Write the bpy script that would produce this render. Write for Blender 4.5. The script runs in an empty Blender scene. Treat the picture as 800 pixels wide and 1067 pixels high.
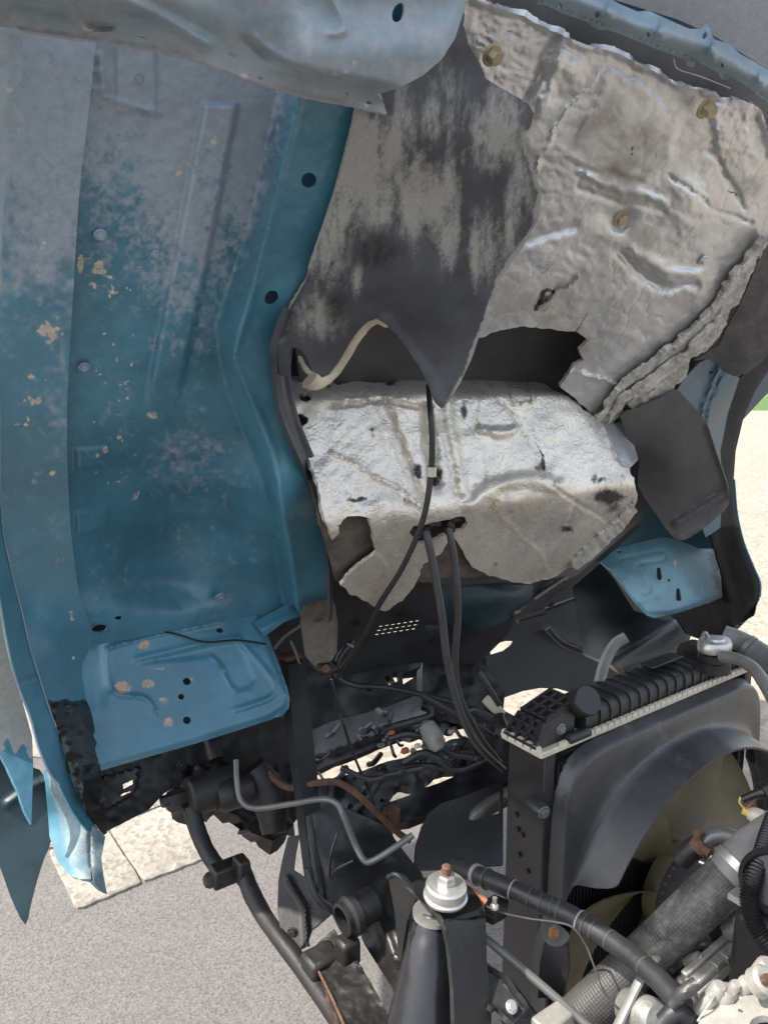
import bpy, math, random
import numpy as np
from mathutils import Vector, Matrix, geometry
random.seed(4); rng = np.random.default_rng(7)
S = bpy.context.scene
COL = S.collection
# ------------------------------------------------------------------ camera, sky, sun, exposure
FPX, CXP, CYP = 800.0, 400.0, 533.5          # focal length and centre of the photograph in pixels
PITCH = math.radians(10.5); CAM_H = 1.55
cd = bpy.data.cameras.new("camera"); cam = bpy.data.objects.new("camera", cd); COL.objects.link(cam)
cd.sensor_fit = 'VERTICAL'; cd.sensor_height = 24.0; cd.lens = 24.0*FPX/1067.0
cd.clip_start = 0.02; cd.clip_end = 500
cam.location = (0, 0, CAM_H); cam.rotation_euler = (math.pi/2-PITCH, 0, 0)
S.camera = cam
SUN_EL, SUN_AZ = math.radians(54), math.radians(-106)   # azimuth from +Y towards +X
W = bpy.data.worlds.new("World"); S.world = W; W.use_nodes = True
nt = W.node_tree; bg = nt.nodes["Background"]
sky = nt.nodes.new("ShaderNodeTexSky"); sky.sky_type = 'NISHITA'; sky.sun_disc = False
sky.sun_elevation = SUN_EL; sky.sun_rotation = SUN_AZ
sky.air_density = 1.0; sky.dust_density = 2.0; sky.ozone_density = 1.0
hs_ = nt.nodes.new("ShaderNodeHueSaturation"); hs_.inputs['Saturation'].default_value = .5      # hazy pale sky
nt.links.new(sky.outputs[0], hs_.inputs['Color']); nt.links.new(hs_.outputs[0], bg.inputs[0]); bg.inputs[1].default_value = 0.15
sl = bpy.data.lights.new("sun", 'SUN'); sl.energy = 3.1; sl.angle = math.radians(0.6); sl.color = (1, .95, .87)
sun = bpy.data.objects.new("sun", sl); COL.objects.link(sun)
sdir = Vector((math.sin(SUN_AZ)*math.cos(SUN_EL), math.cos(SUN_AZ)*math.cos(SUN_EL), math.sin(SUN_EL)))
sun.rotation_euler = sdir.to_track_quat('Z', 'Y').to_euler(); sun.location = sdir*20
S.view_settings.view_transform = 'Standard'; S.view_settings.look = 'None'
S.view_settings.exposure = 1.38; S.view_settings.gamma = 1.0
try:
    S.cycles.max_bounces = 8; S.cycles.diffuse_bounces = 5; S.cycles.use_denoising = True
except Exception: pass

# ------------------------------------------------------------------ frames of reference
sp, cp = math.sin(PITCH), math.cos(PITCH)
CAM = np.array([0, 0, CAM_H])
AL = math.radians(35); TH = math.radians(50)
RT = np.array([math.cos(AL), math.sin(AL), 0]); FW = np.array([-math.sin(AL), math.cos(AL), 0]); ZZ = np.array([0, 0, 1.0])
UP = -FW*math.cos(TH)+ZZ*math.sin(TH)        # up the tilted cab floor
NF = np.cross(RT, UP)                         # floor normal, towards the viewer

def ray(x, y):
    x = np.asarray(x, float); y = np.asarray(y, float); v = (CYP-y)/FPX
    return np.stack([(x-CXP)/FPX+0*v, cp+v*sp+0*x, -sp+v*cp+0*x], -1)
def P(x, y, d):
    return CAM+ray(x, y)*np.asarray(d, float)[..., None]
A0 = ray(180, 650)*1.35
CF = float(NF@A0)
def FL(x, y, h=0.0):                          # the tilted floor plane, h metres proud of it
    return (CF+h)/(ray(x, y)@NF)
def plane_d(p, n):
    c = float(np.dot(np.asarray(p)-CAM, n))
    return lambda x, y, h=0.0: (c+h)/(ray(x, y)@n)
def ground_d(x, y, z=0.0):
    return (z-CAM_H)/ray(x, y)[..., 2]
def tps(pts):                                 # smooth surface through (x, y, depth)
    p = np.array(pts, float); n = len(p); q = p[:, :2]/500; w = 1/p[:, 2]
    def U(r): return np.where(r > 1e-9, r*r*np.log(r+1e-12), 0)
    K = U(np.linalg.norm(q[:, None]-q[None], axis=2)); Q = np.c_[np.ones(n), q]
    M = np.zeros((n+3, n+3)); M[:n, :n] = K+np.eye(n)*1e-4; M[:n, n:] = Q; M[n:, :n] = Q.T
    s = np.linalg.solve(M, np.r_[w, 0, 0, 0])
    def f(x, y, h=0.0):
        x = np.asarray(x, float); y = np.asarray(y, float); z = np.stack([x, y], -1).reshape(-1, 2)/500
        o = U(np.linalg.norm(z[:, None]-q[None], axis=2))@s[:n]+s[n]+z@s[n+1:]
        return 1/o.reshape(x.shape)-h
    return f
# ------------------------------------------------------------------ small numeric helpers
def _hash(i, j, s):
    i = i.astype(np.int64); j = j.astype(np.int64)
    n = (i*374761393+j*668265263+s*974634777) & 0x7fffffff
    n = ((n ^ (n >> 13))*1274126177) & 0x7fffffff
    return ((n ^ (n >> 16)) & 0xffff)/65535.0
def vnoise(x, y, s=0):
    i = np.floor(x); j = np.floor(y); u = x-i; v = y-j; u = u*u*(3-2*u); v = v*v*(3-2*v)
    a, b, c, d = _hash(i, j, s), _hash(i+1, j, s), _hash(i, j+1, s), _hash(i+1, j+1, s)
    return (a*(1-u)+b*u)*(1-v)+(c*(1-u)+d*u)*v
def fbm(x, y, s=0, o=4):
    r = 0; a = .5
    for k in range(o): r = r+a*vnoise(x*2**k+17*k, y*2**k+5*k, s+k); a *= .5
    return r/(1-.5**o)
def ridged(x, y, s=0, o=3):
    r = 0; a = .5
    for k in range(o): r = r+a*(1-np.abs(2*vnoise(x*2**k+9*k, y*2**k, s+k)-1)); a *= .5
    return r/(1-.5**o)
def sst(a, b, t):
    t = np.clip((t-a)/(b-a), 0, 1); return t*t*(3-2*t)
def pdist(x, y, poly, closed=False):
    p = np.array(poly, float); q = np.r_[p, p[:1]] if closed else p
    best = np.full(np.shape(x), 1e9)
    for (ax, ay), (bx, by) in zip(q[:-1], q[1:]):
        dx, dy = bx-ax, by-ay; L = dx*dx+dy*dy+1e-12
        t = np.clip(((x-ax)*dx+(y-ay)*dy)/L, 0, 1)
        best = np.minimum(best, np.hypot(x-ax-t*dx, y-ay-t*dy))
    return best
def inside(x, y, poly):
    p = np.array(poly, float); r = np.zeros(np.shape(x), bool)
    for (ax, ay), (bx, by) in zip(p, np.roll(p, -1, 0)):
        c = ((ay > y) != (by > y)); r ^= c & (x < (bx-ax)*(y-ay)/((by-ay) if by != ay else 1e-9)+ax)
    return r
def ins(x, y, poly, w=3.0):
    d = pdist(x, y, poly, True); return sst(-w, w, np.where(inside(x, y, poly), d, -d))
def warp(x, y, a, sc, s=0):
    return x+a*(fbm(x/sc, y/sc, s)-.5)*2, y+a*(fbm(x/sc+40, y/sc, s+1)-.5)*2
def bead(x, y, poly, w, h):
    return h*(1-sst(0, w, pdist(x, y, poly)))
def blobs(x, y, L):
    r = 0*x
    for cx, cy, rx, ry, s in L:
        q = ((x-cx)/rx)**2+((y-cy)/ry)**2; r = np.maximum(r, s*np.exp(-q*.8))
    return r
def smooth(pts, n=6, closed=False):
    p = np.array(pts, float); m = len(p); out = []
    for i in range(m if closed else m-1):
        a = p[(i-1) % m] if (closed or i > 0) else 2*p[0]-p[1]; b = p[i]; c = p[(i+1) % m]
        d = p[(i+2) % m] if (closed or i+2 < m) else 2*p[-1]-p[-2]
        for k in range(n):
            t = k/n
            out.append(.5*((2*b)+(c-a)*t+(2*a-5*b+4*c-d)*t*t+(3*b-a-3*c+d)*t**3))
    if not closed: out.append(p[-1])
    return np.array(out)
# ------------------------------------------------------------------ objects
def tag(o, label=None, cat=None, group=None, kind=None):
    if label: o['label'] = label
    if cat: o['category'] = cat
    if group: o['group'] = group
    if kind: o['kind'] = kind
    return o
def thing(name, loc, label, cat, group=None):
    o = bpy.data.objects.new(name, None); COL.objects.link(o); o.location = tuple(loc); o.empty_display_size = .05
    return tag(o, label, cat, group)
def orig(parent):
    v = np.zeros(3); o = parent
    while o is not None: v = v+np.array(o.location); o = o.parent
    return v
def mkobj(name, V, Fc, mat, parent=None, wear=None, ang=38, loc=None, flat=False):
    V = np.asarray(V, float)
    if parent is not None: off = orig(parent); loc = None
    else: off = V.mean(0) if loc is None else np.asarray(loc)
    me = bpy.data.meshes.new(name); me.from_pydata((V-off).tolist(), [], Fc); me.update()
    if wear is not None:
        a = me.color_attributes.new("wear", 'FLOAT_COLOR', 'POINT')
        a.data.foreach_set("color", np.c_[np.clip(wear, 0, 1), np.ones(len(V))].astype(np.float32).ravel())
    if not flat:
        me.shade_smooth(); me.set_sharp_from_angle(angle=math.radians(ang))
    me.materials.append(mat)
    o = bpy.data.objects.new(name, me); COL.objects.link(o)
    if parent is not None: o.parent = parent
    else: o.location = tuple(off)
    return o
class MB:
    def __init__(s): s.V = []; s.F = []; s.n = 0
    def add(s, V, Fc):
        s.V.append(np.asarray(V, float)); s.F += [[i+s.n for i in f] for f in Fc]; s.n += len(V); return s
    def box(s, c, size, ax=(RT, FW, ZZ), taper=1.0):
        a = np.array(ax); V = []
        for k in (-1, 1):
            t = taper if k > 0 else 1
            for i, j in ((-1, -1), (1, -1), (1, 1), (-1, 1)):
                V.append(np.asarray(c)+a[0]*i*size[0]/2*t+a[1]*j*size[1]/2*t+a[2]*k*size[2]/2)
        return s.add(V, [[3, 2, 1, 0], [4, 5, 6, 7], [0, 1, 5, 4], [1, 2, 6, 5], [2, 3, 7, 6], [3, 0, 4, 7]])
    def lathe(s, p, axis, prof, n=20, squash=None):   # prof: (radius, distance along the axis)
        a = np.asarray(axis, float); a = a/np.linalg.norm(a)
        t = np.cross(a, [0, 0, 1.0]);
        if np.linalg.norm(t) < .1: t = np.cross(a, [1.0, 0, 0])
        t /= np.linalg.norm(t); b = np.cross(a, t); V = []; Fc = []
        for r, h in prof:
            for k in range(n):
                q = 2*math.pi*k/n; V.append(np.asarray(p)+a*h+(t*math.cos(q)+b*math.sin(q))*max(r, 1e-5))
        for i in range(len(prof)-1):
            for k in range(n):
                Fc.append([i*n+k, i*n+(k+1) % n, (i+1)*n+(k+1) % n, (i+1)*n+k])
        Fc.append(list(range(n))[::-1]); Fc.append([(len(prof)-1)*n+k for k in range(n)])
        return s.add(V, Fc)
    def tube(s, pts, r, n=12, sub=6, flat=1.0, wob=0):
        p = smooth(pts, sub) if len(pts) > 2 else np.array(pts, float)
        m = len(p); rr = np.interp(np.linspace(0, 1, m), np.linspace(0, 1, len(np.atleast_1d(r))), np.atleast_1d(r))
        T = np.gradient(p, axis=0); T /= np.linalg.norm(T, axis=1)[:, None]+1e-12
        u = np.cross(T[0], [0.13, .2, .97]); u /= np.linalg.norm(u); V = []; Fc = []
        for i in range(m):
            u = u-T[i]*np.dot(u, T[i]); u /= np.linalg.norm(u); w = np.cross(T[i], u)
            for k in range(n):
                q = 2*math.pi*k/n; k2 = rr[i]*(1+(wob*(rng.random()-.5) if wob else 0))
                V.append(p[i]+(u*math.cos(q)+w*math.sin(q)*flat)*k2)
        for i in range(m-1):
            for k in range(n): Fc.append([i*n+k, i*n+(k+1) % n, (i+1)*n+(k+1) % n, (i+1)*n+k])
        Fc.append(list(range(n))[::-1]); Fc.append([(m-1)*n+k for k in range(n)])
        return s.add(V, Fc)
    def ptube(s, pts, rpx, **k):              # points as (x, y, depth), radius in pixels
        a = np.array(pts, float); r = np.atleast_1d(rpx)
        dd = np.interp(np.linspace(0, 1, len(r)), np.linspace(0, 1, len(a)), a[:, 2])
        return s.tube(P(a[:, 0], a[:, 1], a[:, 2]), r*dd/FPX, **k)
    def build(s, name, mat, parent=None, bevel=0, ang=38, loc=None):
        o = mkobj(name, np.concatenate(s.V), s.F, mat, parent, ang=ang, loc=loc)
        if bevel:
            m = o.modifiers.new("bevel", 'BEVEL'); m.width = bevel; m.segments = 2; m.limit_method = 'ANGLE'; m.angle_limit = math.radians(35)
        return o
def sheet(name, outline, dfn, mat, parent=None, res=6, thick=.002, holes=(), relief=None, paint=None, sm=0, rough=0.0, crush=None, edge=None, label=None, loc=None):
    """A bent plate: outline seen in the picture, laid on the surface dfn, with relief (metres proud) and real thickness."""
    ol = smooth(outline, sm, True) if sm else np.array(outline, float)
    def dens(pl, r):
        out = []
        for a, b in zip(pl, np.roll(pl, -1, 0)):
            k = max(1, int(round(np.hypot(*(b-a))/r)))
            out += [a+(b-a)*t/k for t in range(k)]
        return np.array(out)
    def ruff(l, amt):
        if amt <= 0: return l
        t = np.roll(l, -1, 0)-np.roll(l, 1, 0); nn = np.c_[t[:, 1], -t[:, 0]]/(np.linalg.norm(t, axis=1)[:, None]+1e-9)
        return l+nn*((fbm(l[:, 0]/6, l[:, 1]/6, 3, 4)-.5)*2*amt)[:, None]
    ol = ruff(dens(ol, res), rough); loops = [ol]
    for hh in holes: loops.append(ruff(dens(np.array(hh, float), max(1.2, res*.6)), rough if len(hh) < 12 or rough > 1.4 else 0))
    mn, mx = ol.min(0), ol.max(0)
    gx = np.arange(mn[0], mx[0], res); gy = np.arange(mn[1], mx[1], res*.87)
    X, Y = np.meshgrid(gx, gy); X = X+((np.arange(len(gy)) % 2)*res*.5)[:, None]
    X = X.ravel()+(rng.random(X.size)-.5)*res*.25; Y = Y.ravel()+(rng.random(Y.size)-.5)*res*.25
    k = inside(X, Y, ol)
    for l in loops[1:]: k &= ~inside(X, Y, l)
    X, Y = X[k], Y[k]; k = np.ones(len(X), bool)
    for l in loops: k &= pdist(X, Y, l, True) > res*.55
    X, Y = X[k], Y[k]
    pts = [Vector(v) for l in loops for v in l.tolist()]; edges = []; st = 0
    for l in loops:
        n = len(l); edges += [(st+i, st+(i+1) % n) for i in range(n)]; st += n
    pts += [Vector((a, b)) for a, b in zip(X.tolist(), Y.tolist())]
    vo, eo, fo, *_ = geometry.delaunay_2d_cdt(pts, edges, [], 0, 1e-5)
    v2 = np.array([tuple(v) for v in vo]); f = np.array([t for t in fo if len(t) == 3])
    c = v2[f].mean(1); k = inside(c[:, 0], c[:, 1], ol)
    for l in loops[1:]: k &= ~inside(c[:, 0], c[:, 1], l)
    f = f[k]
    x, y = v2[:, 0], v2[:, 1]
    h = relief(x, y) if relief is not None else 0*x
    V = P(x, y, dfn(x, y, h))
    fn = np.cross(V[f[:, 1]]-V[f[:, 0]], V[f[:, 2]]-V[f[:, 0]])
    if np.mean(np.sum(fn*(V[f[:, 0]]-CAM), 1)) > 0: f = f[:, ::-1]; fn = -fn
    vn = np.zeros_like(V)
    for j in range(3): np.add.at(vn, f[:, j], fn)
    vn /= np.linalg.norm(vn, axis=1)[:, None]+1e-12
    n = len(V); Bk = V-vn*thick
    de = {}
    for t in f.tolist():
        for a, b in ((t[0], t[1]), (t[1], t[2]), (t[2], t[0])): de[(a, b)] = 1
    rim = [(a, b) for a, b in de if (b, a) not in de]
    VV = [V, Bk]; FF = f.tolist()+(f[:, ::-1]+n).tolist(); m = 2*n
    rv = sorted({a for e in rim for a in e}); mp = {a: i for i, a in enumerate(rv)}; r = len(rv)
    VV += [V[rv], Bk[rv]]
    FF += [[m+mp[b], m+mp[a], m+r+mp[a], m+r+mp[b]] for a, b in rim]
    w = None
    if paint is not None:
        w = np.stack([np.broadcast_to(q, x.shape) for q in paint(x, y)], -1)
        ew = w[rv]
        if edge is not None: ew = np.tile(np.array(edge, float), (r, 1))
        w = np.concatenate([w, w, ew, ew])
    o = mkobj(name, np.concatenate(VV), FF, mat, parent, wear=w, ang=55, loc=loc)
    if label: o['label'] = label
    return o
def disc(cx, cy, rx, ry=None, n=14, rot=0):
    ry = ry or rx; q = np.arange(n)*2*math.pi/n; c, s = math.cos(rot), math.sin(rot)
    return [(cx+rx*math.cos(t)*c-ry*math.sin(t)*s, cy+rx*math.cos(t)*s+ry*math.sin(t)*c) for t in q]
def bolt(name, x, y, d, rpx, mat, parent, axis=None, hgt=.7, washer=True):
    p = P(x, y, d); r = rpx*d/FPX; ax = NF if axis is None else axis
    m = MB()
    if washer: m.lathe(p-np.asarray(ax)*r*.3, ax, [(r*1.5, 0), (r*1.5, r*.25), (r*1.38, r*.36)], 16)
    m.lathe(p, ax, [(r, 0), (r, r*hgt*.85), (r*.85, r*hgt)], 6)
    return m.build(name, mat, parent)
# ------------------------------------------------------------------ materials
def mat(name, base, rough=.5, metal=0.0, var=.25, vscale=6, dust=None, rust=(.30, .16, .08), grime=(.012, .011, .010),
        bump=.15, bscale=120, dustscale=22, coat=0.0, speck=None, stretch=None, wrinkle=0, wscale=18, rvar=.15, spec=.5, dsharp=(.25, .85)):
    m = bpy.data.materials.new(name); m.use_nodes = True; t = m.node_tree; N, L = t.nodes, t.links
    b = N["Principled BSDF"]; b.inputs['Metallic'].default_value = metal
    b.inputs['Coat Weight'].default_value = coat; b.inputs['Coat Roughness'].default_value = .25; b.inputs['Specular IOR Level'].default_value = spec
    tc = N.new("ShaderNodeTexCoord"); co = tc.outputs['Object']
    if stretch:
        mp = N.new("ShaderNodeMapping"); mp.inputs['Scale'].default_value = stretch; L.new(co, mp.inputs[0]); cs = mp.outputs[0]
    else: cs = co
    def noise(sc, det=5, rg=.6, src=None, dist=0):
        n = N.new("ShaderNodeTexNoise"); n.inputs['Scale'].default_value = sc; n.inputs['Detail'].default_value = det
        n.inputs['Roughness'].default_value = rg; n.inputs['Distortion'].default_value = dist; L.new(src or co, n.inputs['Vector']); return n.outputs['Fac']
    def math_(op, a, c, clamp=False):
        n = N.new("ShaderNodeMath"); n.operation = op; n.use_clamp = clamp
        for i, q in enumerate((a, c)):
            if isinstance(q, (int, float)): n.inputs[i].default_value = q
            else: L.new(q, n.inputs[i])
        return n.outputs[0]
    def ramp(f, a, c, lo=0, hi=1):
        n = N.new("ShaderNodeMapRange"); n.interpolation_type = 'SMOOTHSTEP'; n.inputs[1].default_value = a; n.inputs[2].default_value = c
        n.inputs[3].default_value = lo; n.inputs[4].default_value = hi; L.new(f, n.inputs[0]); return n.outputs[0]
    def mix(f, a, c):
        n = N.new("ShaderNodeMix"); n.data_type = 'RGBA'
        if isinstance(f, (int, float)): n.inputs[0].default_value = f
        else: L.new(f, n.inputs[0])
        for i, q in ((6, a), (7, c)):
            if isinstance(q, tuple): n.inputs[i].default_value = (*q, 1)
            else: L.new(q, n.inputs[i])
        return n.outputs[2]
    lo = tuple(c*(1-var) for c in base); hi = tuple(min(1, c*(1+var)) for c in base)
    n1 = noise(vscale, 6, .65)
    colr = mix(ramp(n1, .3, .7), lo, hi)
    at = N.new("ShaderNodeAttribute"); at.attribute_name = "wear"; sx = N.new("ShaderNodeSeparateColor"); L.new(at.outputs['Color'], sx.inputs[0])
    nd = noise(dustscale, 8, .7, cs); nf = noise(dustscale*5, 6, .7, cs)
    ndd = math_('ADD', math_('MULTIPLY', nd, .6), math_('MULTIPLY', nf, .4))
    rg = ramp(n1, .3, .7, rough-rvar/2, rough+rvar/2)
    if dust:
        dc, da = dust
        f = math_('ADD', math_('ADD', sx.outputs[0], da), math_('SUBTRACT', ndd, .5))
        f = ramp(f, dsharp[0], dsharp[1], 0, .92)
        colr = mix(f, colr, mix(ramp(nf, .3, .7), tuple(c*.8 for c in dc), dc))
        mx = N.new("ShaderNodeMix"); L.new(f, mx.inputs[0]); L.new(rg, mx.inputs[2]); mx.inputs[3].default_value = .85; rg = mx.outputs[0]
    fr = ramp(math_('ADD', sx.outputs[1], math_('MULTIPLY', math_('SUBTRACT', ndd, .5), 1.6)), .42, .58)
    colr = mix(fr, colr, mix(ramp(nf, .35, .65), rust, tuple(min(1, c*1.6) for c in rust)))
    fg = ramp(math_('ADD', sx.outputs[2], math_('MULTIPLY', math_('SUBTRACT', ndd, .5), 1.4)), .3, .75)
    colr = mix(fg, colr, grime)
    if speck:
        sc, sa, scol = speck
        colr = mix(ramp(noise(sc, 3, .6), sa, sa+.05), colr, scol)
    L.new(colr, b.inputs['Base Color']); L.new(rg, b.inputs['Roughness'])
    hgt = math_('ADD', math_('MULTIPLY', noise(bscale, 4, .6), 1.0), math_('MULTIPLY', ndd, .6))
    bp = N.new("ShaderNodeBump"); bp.inputs['Strength'].default_value = bump; bp.inputs['Distance'].default_value = .002
    L.new(hgt, bp.inputs['Height']); last = bp
    if wrinkle:
        v = N.new("ShaderNodeTexVoronoi"); v.feature = 'DISTANCE_TO_EDGE'; v.inputs['Scale'].default_value = wscale
        wn = N.new("ShaderNodeTexNoise"); wn.inputs['Scale'].default_value = wscale*.7; wn.inputs['Detail'].default_value = 3; L.new(co, wn.inputs['Vector'])
        va = N.new("ShaderNodeVectorMath"); va.operation = 'MULTIPLY_ADD'; L.new(wn.outputs['Color'], va.inputs[0]); va.inputs[1].default_value = (.12, .12, .12); L.new(co, va.inputs[2])
        L.new(va.outputs[0], v.inputs['Vector'])
        b2 = N.new("ShaderNodeBump"); b2.inputs['Strength'].default_value = wrinkle; b2.inputs['Distance'].default_value = .006
        L.new(ramp(v.outputs['Distance'], 0, .12), b2.inputs['Height']); L.new(last.outputs[0], b2.inputs['Normal']); last = b2
        b3 = N.new("ShaderNodeBump"); b3.inputs['Strength'].default_value = wrinkle; b3.inputs['Distance'].default_value = .004
        L.new(noise(wscale*5, 5, .6, dist=1.2), b3.inputs['Height']); L.new(last.outputs[0], b3.inputs['Normal']); last = b3
    L.new(last.outputs[0], b.inputs['Normal'])
    return m
M = {}
M['blue'] = mat("blue_paint", (.058, .178, .250), .34, 0, .22, 7, dust=((.31, .365, .43), .05), rust=(.33, .295, .25), bump=.13, bscale=90, coat=.3)  # pale blue dust tint also stands in for lens haze
M['plate_blue'] = mat("step_plate_paint", (.052, .170, .240), .38, 0, .22, 9, dust=((.285, .32, .365), .0), rust=(.28, .20, .14), bump=.13, bscale=90, coat=.25)
M['teal_dark'] = mat("shaded_teal_paint", (.014, .034, .044), .5, 0, .3, 9, dust=((.12, .12, .12), -.1), bump=.12)  # cab paint darkened, shade put into its colour
M['blue_dark'] = mat("shaded_blue_paint", (.020, .075, .115), .45, 0, .3, 7, dust=((.22, .21, .2), .0), bump=.12)  # dark copy of the cab blue, with shade in the colour
M['blue_grey'] = mat("weathered_blue_paint", (.19, .275, .325), .5, 0, .25, 8, dust=((.33, .345, .375), .14), rust=(.42, .37, .32), bump=.15, coat=.1)
M['shade_grey'] = mat("gap_shade_grey", (.10, .102, .112), .6, 0, .25, 9, dust=((.24, .245, .265), .08), bump=.2)  # grey that paints the shaded gap under the rear beam
M['foil'] = mat("aluminium_foil", (.54, .55, .555), .37, .68, .14, 9, dust=((.36, .32, .27), -.03), rust=(.33, .27, .20), grime=(.04, .037, .034), bump=.25, bscale=260, wrinkle=.10, wscale=15)
M['foil_bright'] = mat("bright_aluminium_foil", (.66, .615, .545), .30, .58, .10, 10, dust=((.42, .375, .30), .02), rust=(.40, .33, .24), grime=(.04, .037, .034), bump=.35, bscale=330, wrinkle=.18, wscale=34)
M['dull_black'] = mat("dull_underseal", (.034, .033, .033), .85, 0, .25, 9, dust=((.12, .115, .11), -.05), bump=.2, spec=.12)
M['sunlit_blue'] = mat("sunlit_blue_paint", (.060, .165, .225), .42, 0, .2, 8, dust=((.37, .345, .30), .03), rust=(.30, .24, .18), bump=.15)  # beige dust tint stands in for sunlight on the mudguards
M['fibre'] = mat("torn_fibre", (.46, .44, .40), .85, 0, .35, 30, dust=((.5, .47, .42), .0), bump=.8, bscale=200, wrinkle=.5, wscale=60)
M['rubber'] = mat("black_rubber", (.047, .051, .061), .45, 0, .3, 8, dsharp=(.34, .74), dust=((.30, .295, .275), .05), grime=(.012, .012, .014), bump=.15, bscale=160, stretch=(2.4, 2.4, .35), dustscale=34, rust=(.45, .42, .36))
M['rubber_grey'] = mat("grey_rubber", (.060, .058, .058), .62, 0, .22, 8, dust=((.2, .19, .18), .02), bump=.15, bscale=160)
M['trim'] = mat("rubber_trim", (.028, .034, .046), .36, 0, .25, 12, dust=((.17, .18, .2), -.05), bump=.1)
M['black'] = mat("black_chassis_paint", (.0105, .0102, .0102), .38, 0, .35, 10, dust=((.09, .083, .075), -.14), rust=(.13, .055, .025), bump=.2, bscale=110)
M['black_dusty'] = mat("dusty_black_steel", (.014, .0135, .013), .55, 0, .35, 12, dust=((.105, .092, .078), .0), rust=(.16, .07, .03), bump=.35, bscale=90)
M['grimy'] = mat("greasy_steel", (.018, .016, .0145), .5, .1, .5, 20, dust=((.12, .10, .08), -.02), rust=(.15, .07, .035), bump=.6, bscale=70)
M['plastic'] = mat("black_plastic", (.020, .020, .0215), .38, 0, .25, 10, dust=((.18, .175, .165), -.04), bump=.12, bscale=200, dustscale=14)
M['plastic_tank'] = mat("tank_plastic", (.022, .0215, .022), .45, 0, .25, 16, dust=((.20, .19, .18), .02), bump=.25, bscale=140)
M['shroud'] = mat("shroud_plastic", (.046, .046, .048), .34, 0, .2, 10, dust=((.32, .315, .305), .06), bump=.12, bscale=200, dustscale=18)
M['woven'] = mat("woven_hose_rubber", (.050, .048, .045), .5, 0, .25, 18, dust=((.44, .42, .37), .0), bump=.3, bscale=160)
M['plate_pale'] = mat("pale_blue_paint", (.15, .28, .335), .5, 0, .2, 10, dust=((.36, .37, .37), .05), rust=(.40, .27, .24), bump=.12)
M['gloss_black'] = mat("gloss_black_paint", (.009, .009, .010), .26, 0, .3, 12, dust=((.14, .13, .12), -.22), bump=.15, bscale=90, coat=.2)
M['tar'] = mat("black_sealant", (.014, .0135, .014), .22, 0, .4, 20, dust=((.12, .11, .1), -.2), bump=.6, bscale=60, wrinkle=.8, wscale=45)
M['zinc'] = mat("zinc_plated_steel", (.52, .505, .475), .38, .8, .15, 25, dust=((.36, .335, .29), -.12), bump=.15, bscale=200)
M['alu'] = mat("cast_aluminium", (.27, .26, .24), .48, .55, .22, 25, dust=((.36, .33, .28), .06), grime=(.05, .045, .04), bump=.5, bscale=150)
M['pipe'] = mat("grey_steel_pipe", (.16, .16, .15), .42, .4, .15, 15, dust=((.25, .23, .21), -.05), bump=.1)
M['rusty'] = mat("rusty_steel", (.12, .062, .038), .8, .1, .45, 40, dust=((.3, .2, .13), .0), bump=.6, bscale=160)
M['orange'] = mat("orange_rust", (.36, .15, .075), .8, 0, .3, 60, bump=.5, bscale=200)
M['brass'] = mat("brassy_nut", (.36, .30, .20), .55, .4, .2, 30, bump=.2)
M['white_metal'] = mat("white_alloy", (.33, .315, .28), .5, .35, .15, 30, dust=((.5, .46, .4), .0), bump=.4, bscale=160)
M['cream'] = mat("cream_seal", (.56, .50, .41), .7, 0, .2, 30, dust=((.4, .35, .3), .0), bump=.4)
M['hose'] = mat("dusty_hose_rubber", (.21, .205, .19), .55, 0, .2, 18, dust=((.42, .40, .355), .14), bump=.3, bscale=160)
M['hose_black'] = mat("black_hose_rubber", (.020, .020, .021), .45, 0, .25, 18, dust=((.32, .30, .26), -.05), bump=.25, bscale=120, stretch=None, dustscale=45)
M['cable'] = mat("grey_cable_sheath", (.042, .042, .042), .5, 0, .2, 18, dust=((.22, .21, .2), .02), bump=.15)
M['fan'] = mat("tan_fan_plastic", (.095, .079, .042), .5, 0, .3, 8, dust=((.09, .078, .05), .08), bump=.15)
M['clutch'] = mat("fan_clutch_steel", (.035, .034, .033), .6, .2, .3, 25, dust=((.2, .17, .14), .0), bump=.4)
M['yellow'] = mat("yellow_connector", (.70, .52, .10), .5, 0, .1, 20, bump=.1)
M['red'] = mat("red_connector", (.30, .075, .04), .5, 0, .2, 20, bump=.1)
M['beige'] = mat("beige_plastic", (.55, .50, .40), .55, 0, .15, 20, bump=.2)
M['dark'] = mat("shaded_inner_steel", (.019, .019, .020), .6, 0, .4, 9, dust=((.10, .09, .08), -.05), bump=.25)  # shade of the inner bay put into the steel's colour
M['brown'] = mat("brown_backing_felt", (.085, .070, .058), .9, 0, .4, 25, dust=((.18, .15, .12), .0), bump=.8, bscale=120)

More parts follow.
